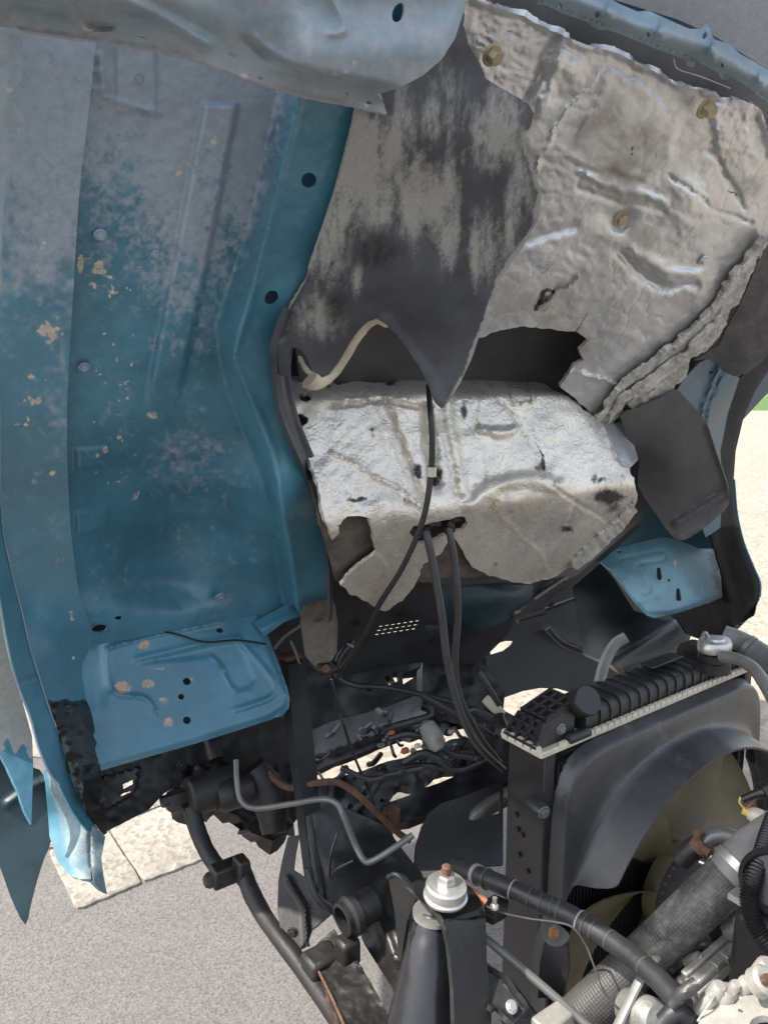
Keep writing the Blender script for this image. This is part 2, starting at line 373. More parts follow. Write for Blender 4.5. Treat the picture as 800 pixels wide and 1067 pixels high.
# ------------------------------------------------------------------ ground
def ground_mat(name, c1, c2, agg, sc, bump, stones=False):
    m = bpy.data.materials.new(name); m.use_nodes = True; t = m.node_tree; N, L = t.nodes, t.links; b = N["Principled BSDF"]
    tc = N.new("ShaderNodeTexCoord"); co = tc.outputs['Object']
    def noise(s, d=5):
        n = N.new("ShaderNodeTexNoise"); n.inputs['Scale'].default_value = s; n.inputs['Detail'].default_value = d; n.inputs['Roughness'].default_value = .65; L.new(co, n.inputs['Vector']); return n.outputs['Fac']
    def ramp(f, a, c):
        n = N.new("ShaderNodeMapRange"); n.interpolation_type = 'SMOOTHSTEP'; n.inputs[1].default_value = a; n.inputs[2].default_value = c; L.new(f, n.inputs[0]); return n.outputs[0]
    def mix(f, a, c, ty='MIX'):
        n = N.new("ShaderNodeMix"); n.data_type = 'RGBA'; n.blend_type = ty
        if isinstance(f, float): n.inputs[0].default_value = f
        else: L.new(f, n.inputs[0])
        for i, q in ((6, a), (7, c)):
            if isinstance(q, tuple): n.inputs[i].default_value = (*q, 1)
            else: L.new(q, n.inputs[i])
        return n.outputs[2]
    v = N.new("ShaderNodeTexVoronoi"); v.inputs['Scale'].default_value = sc; L.new(co, v.inputs['Vector'])
    sep = N.new("ShaderNodeSeparateColor"); L.new(v.outputs['Color'], sep.inputs[0])
    c = mix(ramp(noise(3.0), .3, .7), c1, c2)
    c = mix(ramp(sep.outputs[0], .5, 1.0), c, agg)
    c = mix(ramp(sep.outputs[1], .72, .8), c, tuple(q*.78 for q in c1))
    c = mix(ramp(noise(.9, 8), .5, .8), c, tuple(q*.72 for q in c1))
    if stones:
        c = mix(ramp(noise(60, 3), .66, .70), c, tuple(min(1, q*1.3) for q in c2))
        c = mix(ramp(noise(42, 2), .70, .74), c, tuple(q*.65 for q in c1))
    else:
        c = mix(ramp(noise(14, 6), .45, .75), c, tuple(q*.84 for q in c1))
    L.new(c, b.inputs['Base Color']); b.inputs['Roughness'].default_value = .9
    bp = N.new("ShaderNodeBump"); bp.inputs['Strength'].default_value = bump; bp.inputs['Distance'].default_value = .004
    n = N.new("ShaderNodeMath"); n.operation = 'ADD'; L.new(v.outputs['Distance'], n.inputs[0]); L.new(noise(sc*.8), n.inputs[1])
    L.new(n.outputs[0], bp.inputs['Height']); L.new(bp.outputs[0], b.inputs['Normal'])
    return m
M['asphalt'] = ground_mat("worn_asphalt", (.128, .117, .106), (.148, .136, .124), (.176, .163, .150), 210, .2, True)
M['slab'] = ground_mat("pale_stone", (.27, .24, .20), (.31, .28, .235), (.33, .305, .26), 60, .5)
M['concrete'] = ground_mat("pale_concrete", (.28, .24, .19), (.33, .285, .23), (.35, .31, .255), 40, .25)
def gsheet(name, poly, z, mt, kind='structure'):
    V = [(a, b, z) for a, b in poly]
    o = mkobj(name, V, [list(range(len(V)))], mt, loc=(0, 0, 0), flat=True); o['kind'] = kind; return o
gsheet("ground", [(-120, -120), (120, -120), (120, 160), (-120, 160)], 0, M['asphalt'])
# pale concrete apron beyond the truck
g1 = [(-30, 4.6), (-3.2, 3.25), (-.6, 2.72), (.8, 2.55), (2.2, 2.0), (30, -8), (60, 90), (-30, 110)]
gsheet("pavement", g1, .004, M['concrete'])
lawn = gsheet("verge", [(12, 30), (80, 24), (80, 110), (8, 110)], .008, ground_mat("grass_green", (.06, .12, .02), (.09, .16, .03), (.12, .18, .05), 60, .8))
# stone kerb slabs on the near edge
def gp(x, y):
    d = ground_d(np.array(x, float), np.array(y, float)); return P(np.array(x, float), np.array(y, float), d)[:2]
kb = thing("stone_kerb", (*gp(140, 900), 0), "pale stone slab row edging the asphalt below the lower left step plate", "kerb")
def slab(pp, hh=.012):
    q = np.array([gp(*a) for a in pp]); c = q.mean(0); q = c+(q-c)*.985
    n = len(q); out = []
    for i in range(n):                         # chipped edges
        a, b = q[i], q[(i+1) % n]
        for t in np.arange(10)/10:
            pt = a+(b-a)*t; out.append(pt+(c-pt)*(.03*rng.random()**2 if t > 0 else .04))
    q = np.array(out); n = len(q); qi = c+(q-c)*.97
    V = [(*a, -.02) for a in q]+[(*a, hh-.004) for a in q]+[(*a, hh) for a in qi]
    Fc = [[i, (i+1) % n, n+(i+1) % n, n+i] for i in range(n)]+[[n+i, n+(i+1) % n, 2*n+(i+1) % n, 2*n+i] for i in range(n)]+[[2*n+i for i in range(n)]]
    return mkobj("slab", V, Fc, M['slab'], kb)
slab([(150, 922), (222, 894), (185, 835), (112, 865)])
slab([(80, 951), (150, 922), (112, 865), (50, 888)])
slab([(112, 865), (185, 835), (148, 775), (80, 800)]); slab([(50, 888), (112, 865), (80, 800), (25, 820)])

# ------------------------------------------------------------------ tilted cab
cab = thing("truck_cab", P(190., 655., 1.35), "blue truck cab tilted forward with its weathered underside showing", "truck cab")
HC = M['blue']
L1 = [(292, 95), (262, 235), (226, 340), (240, 410), (278, 500), (292, 600), (300, 640)]
L2 = [(312, 100), (264, 298), (243, 372), (262, 420), (282, 470), (300, 560), (312, 640)]
def xat(poly, y):
    p = np.array(poly); return np.interp(y, p[:, 1], p[:, 0])
def floor_relief(x, y):
    a, b = xat(L1, y), xat(L2, y)
    h = .055*sst(a-4, b+2, x)
    h = h+bead(x, y, smooth(L2, 5), 10, .004)
    h = h+.012*sst(250, 270, y)*0
    # stamped channel
    ch = sst(-3, 5, x-xat([(212, 108), (175, 300), (150, 430)], y))*sst(-3, 5, xat([(248, 112), (206, 330), (183, 430)], y)-x)*sst(104, 112, y)*sst(430, 380, y)
    h = h+.010*ch
    sq = sst(-2, 5, x-120)*sst(-2, 5, 164-x)*sst(-2, 5, 119-y)*sst(40, 44, y); h = h+.004*sq
    h = h+bead(x, y, [(20, 52), (105, 57), (108, 100), (165, 118)], 6, .003)
    h = h+bead(x, y, [(66, 70), (106, 74), (112, 92), (68, 90)], 7, .003)
    # dished wheel-arch form low on the floor
    h = h-.075*np.exp(-(((x-175)/80)**2+((y-545)/80)**2))+.050*np.exp(-(((x-285)/36)**2+((y-530)/50)**2))
    h = h+.016*sst(8, -8, pdist(x, y, [(85, 440), (150, 425), (230, 430), (275, 520)])-0)*0
    h = h+.03*sst(600, 655, y)*sst(320, 280, x)+.006*ins(x, y, [(80, 468), (108, 466), (110, 486), (80, 490)], 4)+.006*ins(x, y, [(80, 534), (112, 530), (114, 552), (80, 558)], 4)
    h = h+.0035*(fbm(x/55, y/55, 5)-.5)+.0012*(fbm(x/14, y/14, 8)-.5)
    return h
def clumps(cl, n):
    o = []
    for _ in range(n):
        cx, cy, rx, ry = cl[int(rng.random()*len(cl))]
        o.append((cx+rx*rng.normal()*.6, cy+ry*rng.normal()*.6, .9+2.6*rng.random()**3, .9+2.8*rng.random()**3, .40+.24*rng.random()))
    return o
RB1 = clumps([(130, 240, 45, 90), (115, 400, 25, 50), (180, 170, 30, 50), (105, 300, 20, 40), (140, 480, 40, 40), (230, 160, 20, 60)], 230)
RB2 = clumps([(45, 250, 20, 50), (50, 340, 15, 30), (38, 420, 14, 40), (60, 480, 8, 60), (50, 560, 20, 40), (66, 660, 12, 40)], 150)
def floor_paint(x, y):
    a = xat(L1, y)
    n = fbm(x/26, y/60, 21)
    dust = .62*sst(360, 40, y)+.12*sst(460, 200, y)  # pale gradient towards the top paints in lens haze over the dust
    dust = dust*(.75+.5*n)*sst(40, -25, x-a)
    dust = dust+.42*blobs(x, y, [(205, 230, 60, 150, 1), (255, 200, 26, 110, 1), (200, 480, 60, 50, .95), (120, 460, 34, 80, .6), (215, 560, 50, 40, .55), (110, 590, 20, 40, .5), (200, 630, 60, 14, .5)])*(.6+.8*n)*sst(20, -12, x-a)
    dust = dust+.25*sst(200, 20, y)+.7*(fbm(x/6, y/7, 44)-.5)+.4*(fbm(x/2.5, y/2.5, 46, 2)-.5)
    rust = blobs(x, y, RB1)+blobs(x, y, [(103, 283, 12, 11, .62), (84, 276, 6, 9, .5), (96, 296, 8, 5, .5), (160, 432, 9, 8, .55), (140, 518, 7, 7, .5), (190, 165, 9, 16, .45), (105, 480, 26, 90, .22), (130, 440, 12, 60, .30),
                         (116, 370, 16, 20, .30), (225, 150, 7, 12, .5), (270, 585, 18, 14, .35), (190, 620, 60, 10, .22), (130, 330, 20, 70, .22), (150, 290, 12, 30, .3)])
    rust = rust+.34*sst(7, 0, np.abs(x-xat([(92, 60), (84, 200), (77, 300), (71, 450), (76, 560)], y)-5))*fbm(x/5, y/16, 47)+.25*sst(9, 0, np.abs(x-xat([(248, 112), (206, 330), (183, 430)], y)))*fbm(x/4, y/14, 48)*sst(430, 380, y)
    grime = blobs(x, y, [(104, 655, 18, 8, .55), (210, 640, 110, 7, .3), (120, 470, 10, 8, .3), (118, 530, 22, 8, .3)])
    grime = grime+.32*sst(4, 0, np.abs(x-xat([(212, 108), (175, 300), (150, 430)], y)))*sst(106, 112, y)*sst(430, 350, y)+.3*sst(14, 0, np.abs(x-a+4))*sst(330, 480, y)*sst(640, 560, y)
    grime = grime+.35*(fbm(x/17, y/22, 49)-.58)+.28*blobs(x, y, [(150, 400, 60, 30, .8), (215, 400, 40, 40, 1)])
    return dust, rust, grime
fo = [(50, -12), (300, -12), (400, 60), (376, 118), (350, 200), (318, 296), (304, 320), (292, 347), (288, 365), (293, 425), (312, 470), (332, 530), (342, 585), (344, 640), (320, 652), (306, 630), (270, 645), (190, 656), (90, 674), (60, 640), (52, 400)]
holes = [disc(322, 188, 8.0, 8.2), disc(283, 310.5, 7.0, 8.2, rot=.5), disc(104, 655, 8, 4, rot=-.15), disc(124, 644, 4, 2)]
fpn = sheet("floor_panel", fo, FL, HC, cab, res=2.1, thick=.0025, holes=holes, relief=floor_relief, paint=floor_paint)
for x, y, r in ((145, 82, 4.2), (105, 245, 4.5), (88, 383, 4), (115, 165, 3), (225, 143, 4.5), (230, 622, 4), (162, 265, 3)):
    bolt("floor_bolt", x, y, float(FL(x, y, .004)), r, M['blue_grey'], fpn, hgt=.8)
# side sill with its flange
def sill_d(): 
    p = [(x, y, float(FL(x, y, .018))) for x in (-20, 40, 95) for y in (-20, 150, 300, 450, 560)]
    p += [(90, 640, float(FL(90, 640, .025))), (25, 640, 1.08), (90, 720, 1.235), (40, 700, 1.10), (100, 790, 1.225), (70, 780, 1.15), (104, 870, 1.20), (90, 836, 1.16)]
    return tps(p)
SD = sill_d()
so = [(-18, -12), (97, -12), (98, 60), (91, 130), (83, 200), (77, 300), (72, 380), (70, 450), (72, 520), (76, 570), (83, 620), (93, 646), (97, 664), (92, 680), (86, 694), (87, 710), (90, 728), (96, 745), (103, 785), (106, 812), (112, 868), (99, 858), (89, 836), (76, 811), (64, 770), (51, 735), (41, 703), (32, 674), (22, 630), (13, 595), (3, 540), (-6, 500), (-18, 430)]
def sill_paint(x, y):
    n = fbm(x/22, y/40, 31)
    dust = .75*sst(420, 60, y)+.18+.3*blobs(x, y, [(40, 250, 40, 60, .8), (60, 420, 18, 50, .6)])  # top gradient paints the same lens haze onto the sill
    dust = dust*(.6+.7*n)+.7*(fbm(x/6, y/7, 45)-.5)
    rust = blobs(x, y, RB2)+blobs(x, y, [(50, 345, 14, 12, .5), (37, 390, 9, 10, .42), (36, 420, 12, 10, .42), (36, 500, 9, 22, .42), (20, 440, 12, 8, .35), (55, 500, 5, 8, .4), (40, 285, 12, 14, .42), (60, 330, 10, 10, .4), (30, 200, 25, 60, .24), (84, 410, 6, 50, .3), (93, 800, 8, 22, .35), (83, 822, 6, 14, .55), (76, 640, 3, 30, .4)])
    tar = sst(731, 738, y+fbm(x/5, y/5, 2)*10)*sst(58, 66, x-(y-770)*.3)
    return dust*sst(760, 600, y), rust, tar*1.1+.25*blobs(x, y, [(90, 690, 8, 16, .9)])
def sill_rel(x, y):
    tar = sst(733, 742, y+fbm(x/5, y/5, 2)*8)*sst(60, 68, x-(y-770)*.3)
    return .010*sst(100, 60, x)*0+.0025*(fbm(x/40, y/40, 15)-.5)+tar*(.006+.016*(ridged(x/13, y/13, 4)-.3))-.006*sst(60, 30, x-(-20))*0
sheet("side_sill", so, SD, HC, cab, res=3.2, thick=.003, relief=sill_rel, paint=sill_paint, sm=3)
fl_in = [(0, 415), (3, 540), (13, 595), (22, 630), (32, 674), (41, 703), (51, 735), (64, 770), (76, 811), (89, 836), (99, 857)]
fl_out = [(94, 868), (74, 842), (62, 818), (52, 806), (40, 778), (32, 748), (22, 722), (12, 690), (4, 650), (-4, 600), (-10, 540), (-12, 415)]
FD = tps([(0, 415, .80), (-12, 415, .775), (10, 595, 1.00), (-6, 600, .96), (40, 703, 1.09), (20, 718, 1.05), (76, 811, 1.155), (58, 818, 1.11), (97, 857, 1.17), (92, 868, 1.14)])
sheet("sill_flange", fl_in+fl_out, FD, HC, cab, res=2.6, thick=.002, sm=2, relief=lambda x, y: .002*(fbm(x/20, y/20, 4)-.5)+bead(x, y, [(18, 712), (41, 703)], 2.5, -.004),
      paint=lambda x, y: (.05+.4*blobs(x, y, [(5, 440, 14, 30, .6), (20, 640, 8, 20, .5)]), blobs(x, y, [(80, 822, 7, 10, .6), (90, 840, 6, 8, .6), (64, 768, 2, 10, .3)]), .5*blobs(x, y, [(92, 850, 8, 10, .9)])))
m = MB(); m.ptube([(x-.6, y, float(FD(np.array(float(x)), np.array(float(y))))-.004) for x, y in fl_in], 1.1, n=8, sub=5); m.build("flange_lip", M['blue_grey'], cab)
m = MB(); m.ptube([(x, y, float(FD(np.array(float(x)), np.array(float(y))))-.003) for x, y in fl_out[2:]], 1.2, n=8, sub=5); m.build("flange_lip", M['blue_grey'], cab)
# upper pale strip with its notched catch
st = [(-12, -12), (23, -12), (24, 60), (23, 84), (18, 90), (11, 97), (15, 106), (19, 113), (27, 124), (28, 134), (25, 144), (18, 149), (11, 151), (8, 170), (4, 220), (2, 270), (3, 290), (2, 305), (-12, 305)]
UD = lambda x, y, h=0.0: FL(x, y, .05+h)
sheet("side_flange", st, UD, M['blue_grey'], cab, res=2.6, thick=.004, holes=[[(10, 131), (20, 132), (20, 138), (10, 137)]], relief=lambda x, y: .004*sst(18, 8, x)+.002*(fbm(x/12, y/12, 4)-.5),
      paint=lambda x, y: (.25+.3*fbm(x/12, y/20, 6), .5*blobs(x, y, [(10, 95, 8, 8, .9), (18, 40, 8, 30, .8)]), 0*x))
# mudguard corner pieces at the bottom of the sill
FT = [(46, 802), (52, 806), (62, 818), (74, 842), (94, 868), (97, 861), (105, 866), (110, 872), (106, 894), (108, 911), (112, 932), (107, 930), (99, 921), (95, 903), (95, 916), (84, 916), (74, 913), (60, 897), (52, 872), (50, 845)]
TD = tps([(46, 802, 1.17), (62, 818, 1.14), (94, 868, 1.145), (110, 872, 1.17), (95, 916, 1.08), (60, 897, 1.12), (52, 850, 1.17), (112, 932, 1.11)])
sheet("mudguard_corner", FT, TD, M['sunlit_blue'], cab, res=2.5, thick=.008, relief=lambda x, y: bead(x, y, [(93, 870), (95, 903)], 2.5, -.006)+.003*(fbm(x/16, y/16, 3)-.5),
      paint=lambda x, y: (.5*sst(55, 66, x+(y-860)*-.25)-.05, .35*blobs(x, y, [(104, 880, 5, 8, .9), (95, 905, 4, 8, .8)]), .25*sst(60, 50, x)))  # pale and dark sides paint in sun and shade
W1 = [(-14, 600), (-4, 612), (2, 640), (12, 692), (22, 724), (34, 768), (35, 800), (33, 859), (26, 845), (18, 822), (8, 800), (0, 786), (-14, 770)]
WD = tps([(-14, 600, 1.03), (10, 690, 1.09), (34, 768, 1.14), (33, 859, 1.09), (-10, 780, 1.10), (10, 805, 1.10)])
def jag(x, y): return sst(-3, 3, (778+.32*x-14*np.sin(x/5.1)**2*(x > 5)+5*fbm(x/4, y/4, 9))-y)  # jagged border of the painted sunlit half
sheet("inner_mudguard", W1, WD, M['sunlit_blue'], cab, res=2.4, thick=.008, relief=lambda x, y: .002*(fbm(x/16, y/16, 3)-.5),
      paint=lambda x, y: (1.0*jag(x, y), .0*x, .0*x), label="mudguard piece with sunlight painted on its upper half")  # upper half coloured pale as if sunlit
W2 = [(-14, 760), (0, 772), (20, 790), (36, 800), (46, 808), (52, 850), (53, 878), (46, 895), (38, 920), (32, 945), (27, 964), (16, 945), (8, 925), (0, 903), (-14, 870)]
W2D = tps([(-14, 760, 1.16), (46, 808, 1.20), (53, 878, 1.18), (27, 964, 1.13), (-14, 870, 1.15)])
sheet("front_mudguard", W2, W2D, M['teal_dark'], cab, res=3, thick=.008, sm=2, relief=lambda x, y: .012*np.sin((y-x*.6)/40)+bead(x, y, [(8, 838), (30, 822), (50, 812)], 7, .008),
      paint=lambda x, y: (.4*blobs(x, y, [(22, 826, 24, 8, .8)]), .25*blobs(x, y, [(6, 830, 8, 10, 1)]), 0*x))  # pale blob paints in the lit streak
# left step plate
PLd = tps([(95, 668, 1.262), (190, 650, 1.345), (275, 640, 1.425), (302, 735, 1.385), (200, 772, 1.295), (105, 802, 1.215)])
po = [(80, 690), (82, 672), (130, 662), (190, 651), (245, 641), (266, 640), (276, 655), (288, 685), (299, 715), (302, 728), (301, 738), (294, 745), (282, 750), (245, 762), (200, 776), (150, 790), (106, 803), (98, 796), (88, 770), (82, 730)]
def plate_rel(x, y):
    h = bead(x, y, smooth([(247, 665), (268, 688), (284, 708), (287, 720), (278, 729), (245, 740)], 4), 4.5, .0042)
    h = h+bead(x, y, [(141, 687), (216, 669), (247, 664)], 4, .0032)
    h = h-.0045*ins(x, y, [(150, 690), (216, 673), (249, 668), (265, 708), (261, 717), (247, 720), (236, 703), (222, 684)])
    h = h+bead(x, y, smooth([(130, 668), (113, 676), (112, 695), (115, 712), (124, 724), (150, 727), (163, 742)], 4), 4.5, .004)
    h = h+bead(x, y, [(112, 676), (167, 661), (230, 648)], 3.5, .004)
    h = h+bead(x, y, smooth([(219, 683), (230, 693), (236, 708), (243, 718)], 4), 2.5, .003)
    h = h-.014*sst(120, 98, x)*sst(800, 700, y)+.002*(fbm(x/30, y/30, 9)-.5)
    h = h-.012*sst(6, 0, pdist(x, y, [(106, 803), (200, 776), (282, 750), (300, 738), (302, 725), (276, 655)]))
    return h
def plate_paint(x, y):
    r = blobs(x, y, [(128, 716, 10, 8, .85), (155, 712, 8, 6.5, .8), (171, 730, 7, 7, .75), (176, 752, 7, 9, .62), (151, 672, 9, 7, .68), (164, 697, 20, 3, .6), (140, 690, 6, 6, .45), (200, 708, 4, 3, .7), (168, 743, 5, 5, .5), (133, 788, 4, 5, .5), (147, 800, 4, 3, .5), (232, 697, 4, 14, .42), (240, 714, 3, 6, .42), (110, 700, 6, 14, .3), (205, 640, 40, 6, .3), (113, 685, 5, 8, .4)])
    g = .3*sst(112, 94, x)+.25*blobs(x, y, [(130, 745, 14, 22, .8)])
    return -.06+.22*fbm(x/30, y/30, 12)*sst(40, 0, y-640)+.12*sst(125, 100, x), r, g
sheet("step_plate", po, PLd, M['plate_blue'], cab, res=2.4, thick=.003, holes=[disc(195, 710, 4.2, 3.8), disc(189, 726, 3.2, 3), disc(195, 750.5, 4.2, 4), disc(229, 657, 3.6, 2.6)], relief=plate_rel, paint=plate_paint)
LB = tps([(264, 648, 1.40), (310, 626, 1.46), (314, 641, 1.44), (278, 664, 1.395)])
sheet("corner_gusset", [(264, 648), (285, 637), (308, 625), (313, 634), (312, 642), (296, 648), (276, 663)], LB, HC, cab, res=2.5, thick=.003, relief=lambda x, y: bead(x, y, [(272, 655), (308, 637)], 3, .004), paint=lambda x, y: (.1+0*x, 0*x, 0*x))
sheet("dark_backing", [(62, 575), (300, 560), (350, 600), (352, 640), (330, 660), (306, 700), (300, 724), (280, 738), (200, 764), (108, 790), (100, 770), (78, 730), (70, 660)], tps([(62, 575, 1.22), (300, 560, 1.42), (350, 620, 1.62), (300, 724, 1.60), (200, 764, 1.50), (108, 790, 1.40), (78, 700, 1.34), (190, 650, 1.50)]), M['dark'], cab, res=8, thick=.004)  # added dark sheet, makes the floor and plate holes look shaded
# lower end of the floor beam
BD = tps([(318, 596, 1.30), (346, 590, 1.34), (350, 650, 1.42), (326, 690, 1.42), (316, 660, 1.38)])
sheet("beam_foot", [(314, 640), (318, 632), (345, 622), (349, 630), (352, 650), (351, 680), (343, 692), (328, 695), (319, 684), (314, 650)], BD, M['brown'], cab, res=3, thick=.004, relief=lambda x, y: bead(x, y, [(345, 585), (348, 640), (347, 690)], 5, .01)+.004*(fbm(x/10, y/10, 3)-.5), holes=[disc(332, 646, 6, 2.2, rot=-.3)],
      paint=lambda x, y: (.35*sst(640, 690, y)+.42, .32*blobs(x, y, [(330, 670, 12, 20, 1)]), .5*sst(640, 600, y)*sst(318, 330, x)))
# top cross member
to = [(-14, -14), (-14, 26), (22, 31), (60, 37), (100, 42), (150, 50), (200, 61), (240, 75), (280, 90), (320, 101), (360, 109), (403, 119), (399, 105), (393, 98), (415, 92), (440, 79), (460, 62), (474, 40), (482, 15), (490, -14)]
lowedge = to[2:12]
def top_rel(x, y):
    d = pdist(x, y, lowedge)
    h = .075+.055*sst(14, 60, d)*sst(330, 60, x)
    h = h+.05*sst(10, 34, d)*sst(270, 330, x)*(1-.4*sst(60, 0, y))
    h = h+bead(x, y, smooth([(70, 0), (84, 22), (96, 32), (116, 34)], 4), 7, .007)
    h = h+bead(x, y, smooth([(255, 40), (285, 62), (330, 80)], 4), 8, -.006)+bead(x, y, smooth([(270, 40), (280, 50), (310, 70), (335, 78)], 4), 7, .004)
    h = h+bead(x, y, [(120, -5), (180, 25), (215, 45)], 12, .014)+bead(x, y, smooth([(345, 35), (360, 30), (345, -5)], 4), 7, .005)
    h = h-.04*sst(462, 490, x+(y-40)*.3)
    h = h+.004*(fbm(x/40, y/40, 14)-.5)+.003*sst(5, 0, d)
    return h
def top_paint(x, y):
    d = pdist(x, y, lowedge); n = fbm(x/30, y/18, 41)
    return .35+.5*(n-.35)+.2*sst(16, 0, d)+.4*sst(6, 2, d), .62*blobs(x, y, [(370, 60, 12, 22, .75), (395, 70, 10, 20, .7), (350, 75, 24, 6, .7), (88, 32, 16, 4, .8), (345, 12, 16, 8, .6), (380, 110, 18, 5, .8), (255, 78, 12, 8, .8), (290, 36, 14, 3, .8)]), .25*blobs(x, y, [(300, 20, 60, 30, .5)])
sheet("rear_cross_member", to, FL, M['blue_grey'], cab, res=3.2, thick=.003, holes=[disc(415, 13, 6, 10.5, rot=.35), disc(243, 57, 6.5, 2.6, rot=.4), disc(149, 38, 4, 1.6, rot=.3), disc(271, 81, 3, 1.6, rot=.3), disc(384, 107, 3.4, 1.8, rot=.3), disc(362, 98, 2.2, 2)], relief=top_rel, paint=top_paint)
# rear beam upper right
bo = [(530, -14), (560, 1), (585, 14), (597, 18), (610, 22), (622, 31), (632, 31), (645, 35), (680, 50), (713, 62), (716, 69), (722, 70), (726, 64), (748, 76), (751, 83), (757, 83), (760, 79), (772, 86), (785, 96), (800, 107), (815, 116), (815, 84), (800, 73), (785, 64), (770, 56), (760, 46), (744, 41), (741, 36), (738, 26), (733, 25), (729, 30), (718, 30), (706, 25), (695, 20), (675, 11), (664, 12), (645, 4), (615, -14)]
BMD = lambda x, y, h=0.0: FL(x, y, .02+h)
def bm_rel(x, y):
    e = np.interp(x, [530, 610, 713, 800], [-14, 22, 62, 107]); u = np.interp(x, [600, 660, 735, 800], [-20, 10, 28, 73])
    t = np.clip((e-y)/np.maximum(e-u, 5), 0, 1)
    h = .025*np.sin(np.pi*np.clip(t, 0, 1))+bead(x, y, [(560, 1), (640, 33), (713, 60), (800, 105)], 3, .008)
    h = h+.010*sst(0, 5, 8-np.abs((x+.4*y) % 62-20))*sst(.2, .5, t)*sst(1, .7, t)
    return h+.002*(fbm(x/14, y/14, 4)-.5)
sheet("rear_beam", bo, BMD, M['blue_grey'], cab, res=2.8, thick=.003, relief=bm_rel, holes=[disc(622, 15, 2.6, 4, rot=.3), disc(583, 6, 2, 3), disc(734, 37, 2.2, 4, rot=.4), disc(675, 36, 1.4, 3), disc(752, 68, 1.6, 2.6)],
      paint=lambda x, y: (.1+.3*fbm(x/20, y/20, 5), .4*bead(x, y, [(560, 1), (640, 33), (713, 62), (800, 107)], 3, 1)+.3*bead(x, y, [(640, 3), (700, 21), (733, 26), (800, 73)], 3, 1), 0*x), label="pale blue scalloped beam")
sheet("rear_panel", [(580, -14), (640, 0), (705, 20), (745, 38), (815, 82), (815, -14)], lambda x, y, h=0.0: FL(x, y, -.03+h), M['blue_grey'], cab, res=7, thick=.003, paint=lambda x, y: (.65+0*x, 0*x, 0*x))
sheet("shadow_panel", [(470, -14), (560, -14), (680, 30), (815, 95), (815, 260), (760, 150), (600, 60), (500, 20)], lambda x, y, h=0.0: FL(x, y, -.045+h), M['shade_grey'], cab, res=8, thick=.003, paint=lambda x, y: (.15+0*x, 0*x, 0*x))  # dark sheet painting the shade between beam and foil
m = MB(); m.ptube([(701, 61, float(FL(701, 61, -.02))), (706, 72, float(FL(706, 72, -.02))), (730, 80, float(FL(730, 80, -.02))), (760, 92, float(FL(760, 92, -.02)))], .7, n=6); m.build("retaining_wire", M['zinc'], cab)
# dark sheet for the shadowed tunnel steel, then the unseen cab box
sheet("tunnel_shade_sheet", [(300, 300), (470, 0), (530, 0), (815, 120), (815, 360), (740, 400), (690, 470), (670, 540), (600, 600), (480, 610), (340, 600)], tps([(300, 300, 1.02), (480, 0, .80), (815, 120, 1.12), (815, 340, 1.62), (690, 480, 1.95), (600, 600, 1.8), (480, 600, 1.6), (340, 600, 1.45), (500, 370, 1.36), (600, 350, 1.4)]), M['rubber_grey'], cab, res=12, thick=.004)
def body():  # unseen box for the cab body, sized to shade the engine bay
    c = P(190., 655., 1.35)
    mb = MB()
    pts = []
    for h in (-.14, -1.35):
        for r, u in ((-.50, -.04), (1.62, -.04), (1.62, 1.5), (-.50, 1.5)):
            k = .02 if h < -.5 else 0
            pts.append(c+RT*r+UP*u+NF*h)
    mb.add(pts, [[3, 2, 1, 0], [4, 5, 6, 7], [0, 1, 5, 4], [1, 2, 6, 5], [2, 3, 7, 6], [3, 0, 4, 7]])
    return mb.build("body_shade_box", M['blue_dark'], cab, bevel=.03)
body()
# right-hand side of the cab
RP = tps([(626, 583, 2.0), (690, 558, 2.12), (740, 575, 2.2), (752, 625, 2.12), (680, 643, 1.93), (640, 600, 1.94)])
rp = [(624, 584), (640, 572), (662, 566), (690, 559), (722, 556), (742, 568), (750, 592), (753, 624), (725, 633), (700, 640), (682, 643), (673, 641), (662, 630), (650, 614), (636, 596)]
def rp_rel(x, y):
    h = bead(x, y, smooth([(644, 583), (668, 578), (688, 574), (693, 578), (690, 584), (668, 587), (663, 592), (672, 604), (677, 614), (673, 618), (667, 617)], 4), 2.6, -.0055)
    h = h+bead(x, y, smooth([(638, 591), (648, 607), (657, 622), (668, 629), (690, 625)], 4), 2.6, .0055)
    h = h-.015*sst(4, 0, pdist(x, y, [(636, 596), (662, 630), (673, 641), (700, 640), (752, 624)]))
    return h
rpl = sheet("step_plate", rp, RP, M['plate_pale'], cab, res=2.2, thick=.004, holes=[disc(645, 574.5, 2.6, 1.6), disc(697, 604.5, 2.3, 1.8)], relief=rp_rel,
      paint=lambda x, y: (0*x-.05, .55*blobs(x, y, [(703, 587, 5, 6, 1), (730, 618, 10, 10, .7), (716, 595, 6, 14, .6)]), .7*sst(728, 750, x+(y-600)*-.2)), label="paler right step plate with two studs")
for x, y in ((686, 596), (706, 617.5)):
    m = MB(); p = P(x, y, float(RP(np.array(x), np.array(y)))); m.lathe(p, -RT*.6-ZZ*.5-FW*.6, [(.006, -.01), (.006, .022), (.004, .026)], 8); m.build("stud", M['grimy'], rpl)
RB = tps([(705, 405, 1.55), (745, 372, 1.62), (768, 395, 1.70), (745, 470, 1.80), (735, 550, 1.95), (745, 600, 2.05), (800, 370, 1.80), (765, 470, 1.95), (765, 540, 2.05), (790, 605, 2.10), (785, 640, 2.08), (740, 660, 2.0)])
po2 = [(700, 415), (712, 395), (728, 378), (742, 371), (751, 374), (757, 387), (770, 394), (758, 430), (750, 470), (752, 500), (750, 550), (735, 560), (720, 520)]
def pil(x, y): return .02*sst(0, 6, x-xat([(745, 380), (728, 425), (720, 480), (722, 560)], y))+bead(x, y, [(752, 385), (735, 425), (726, 480)], 3, -.012)
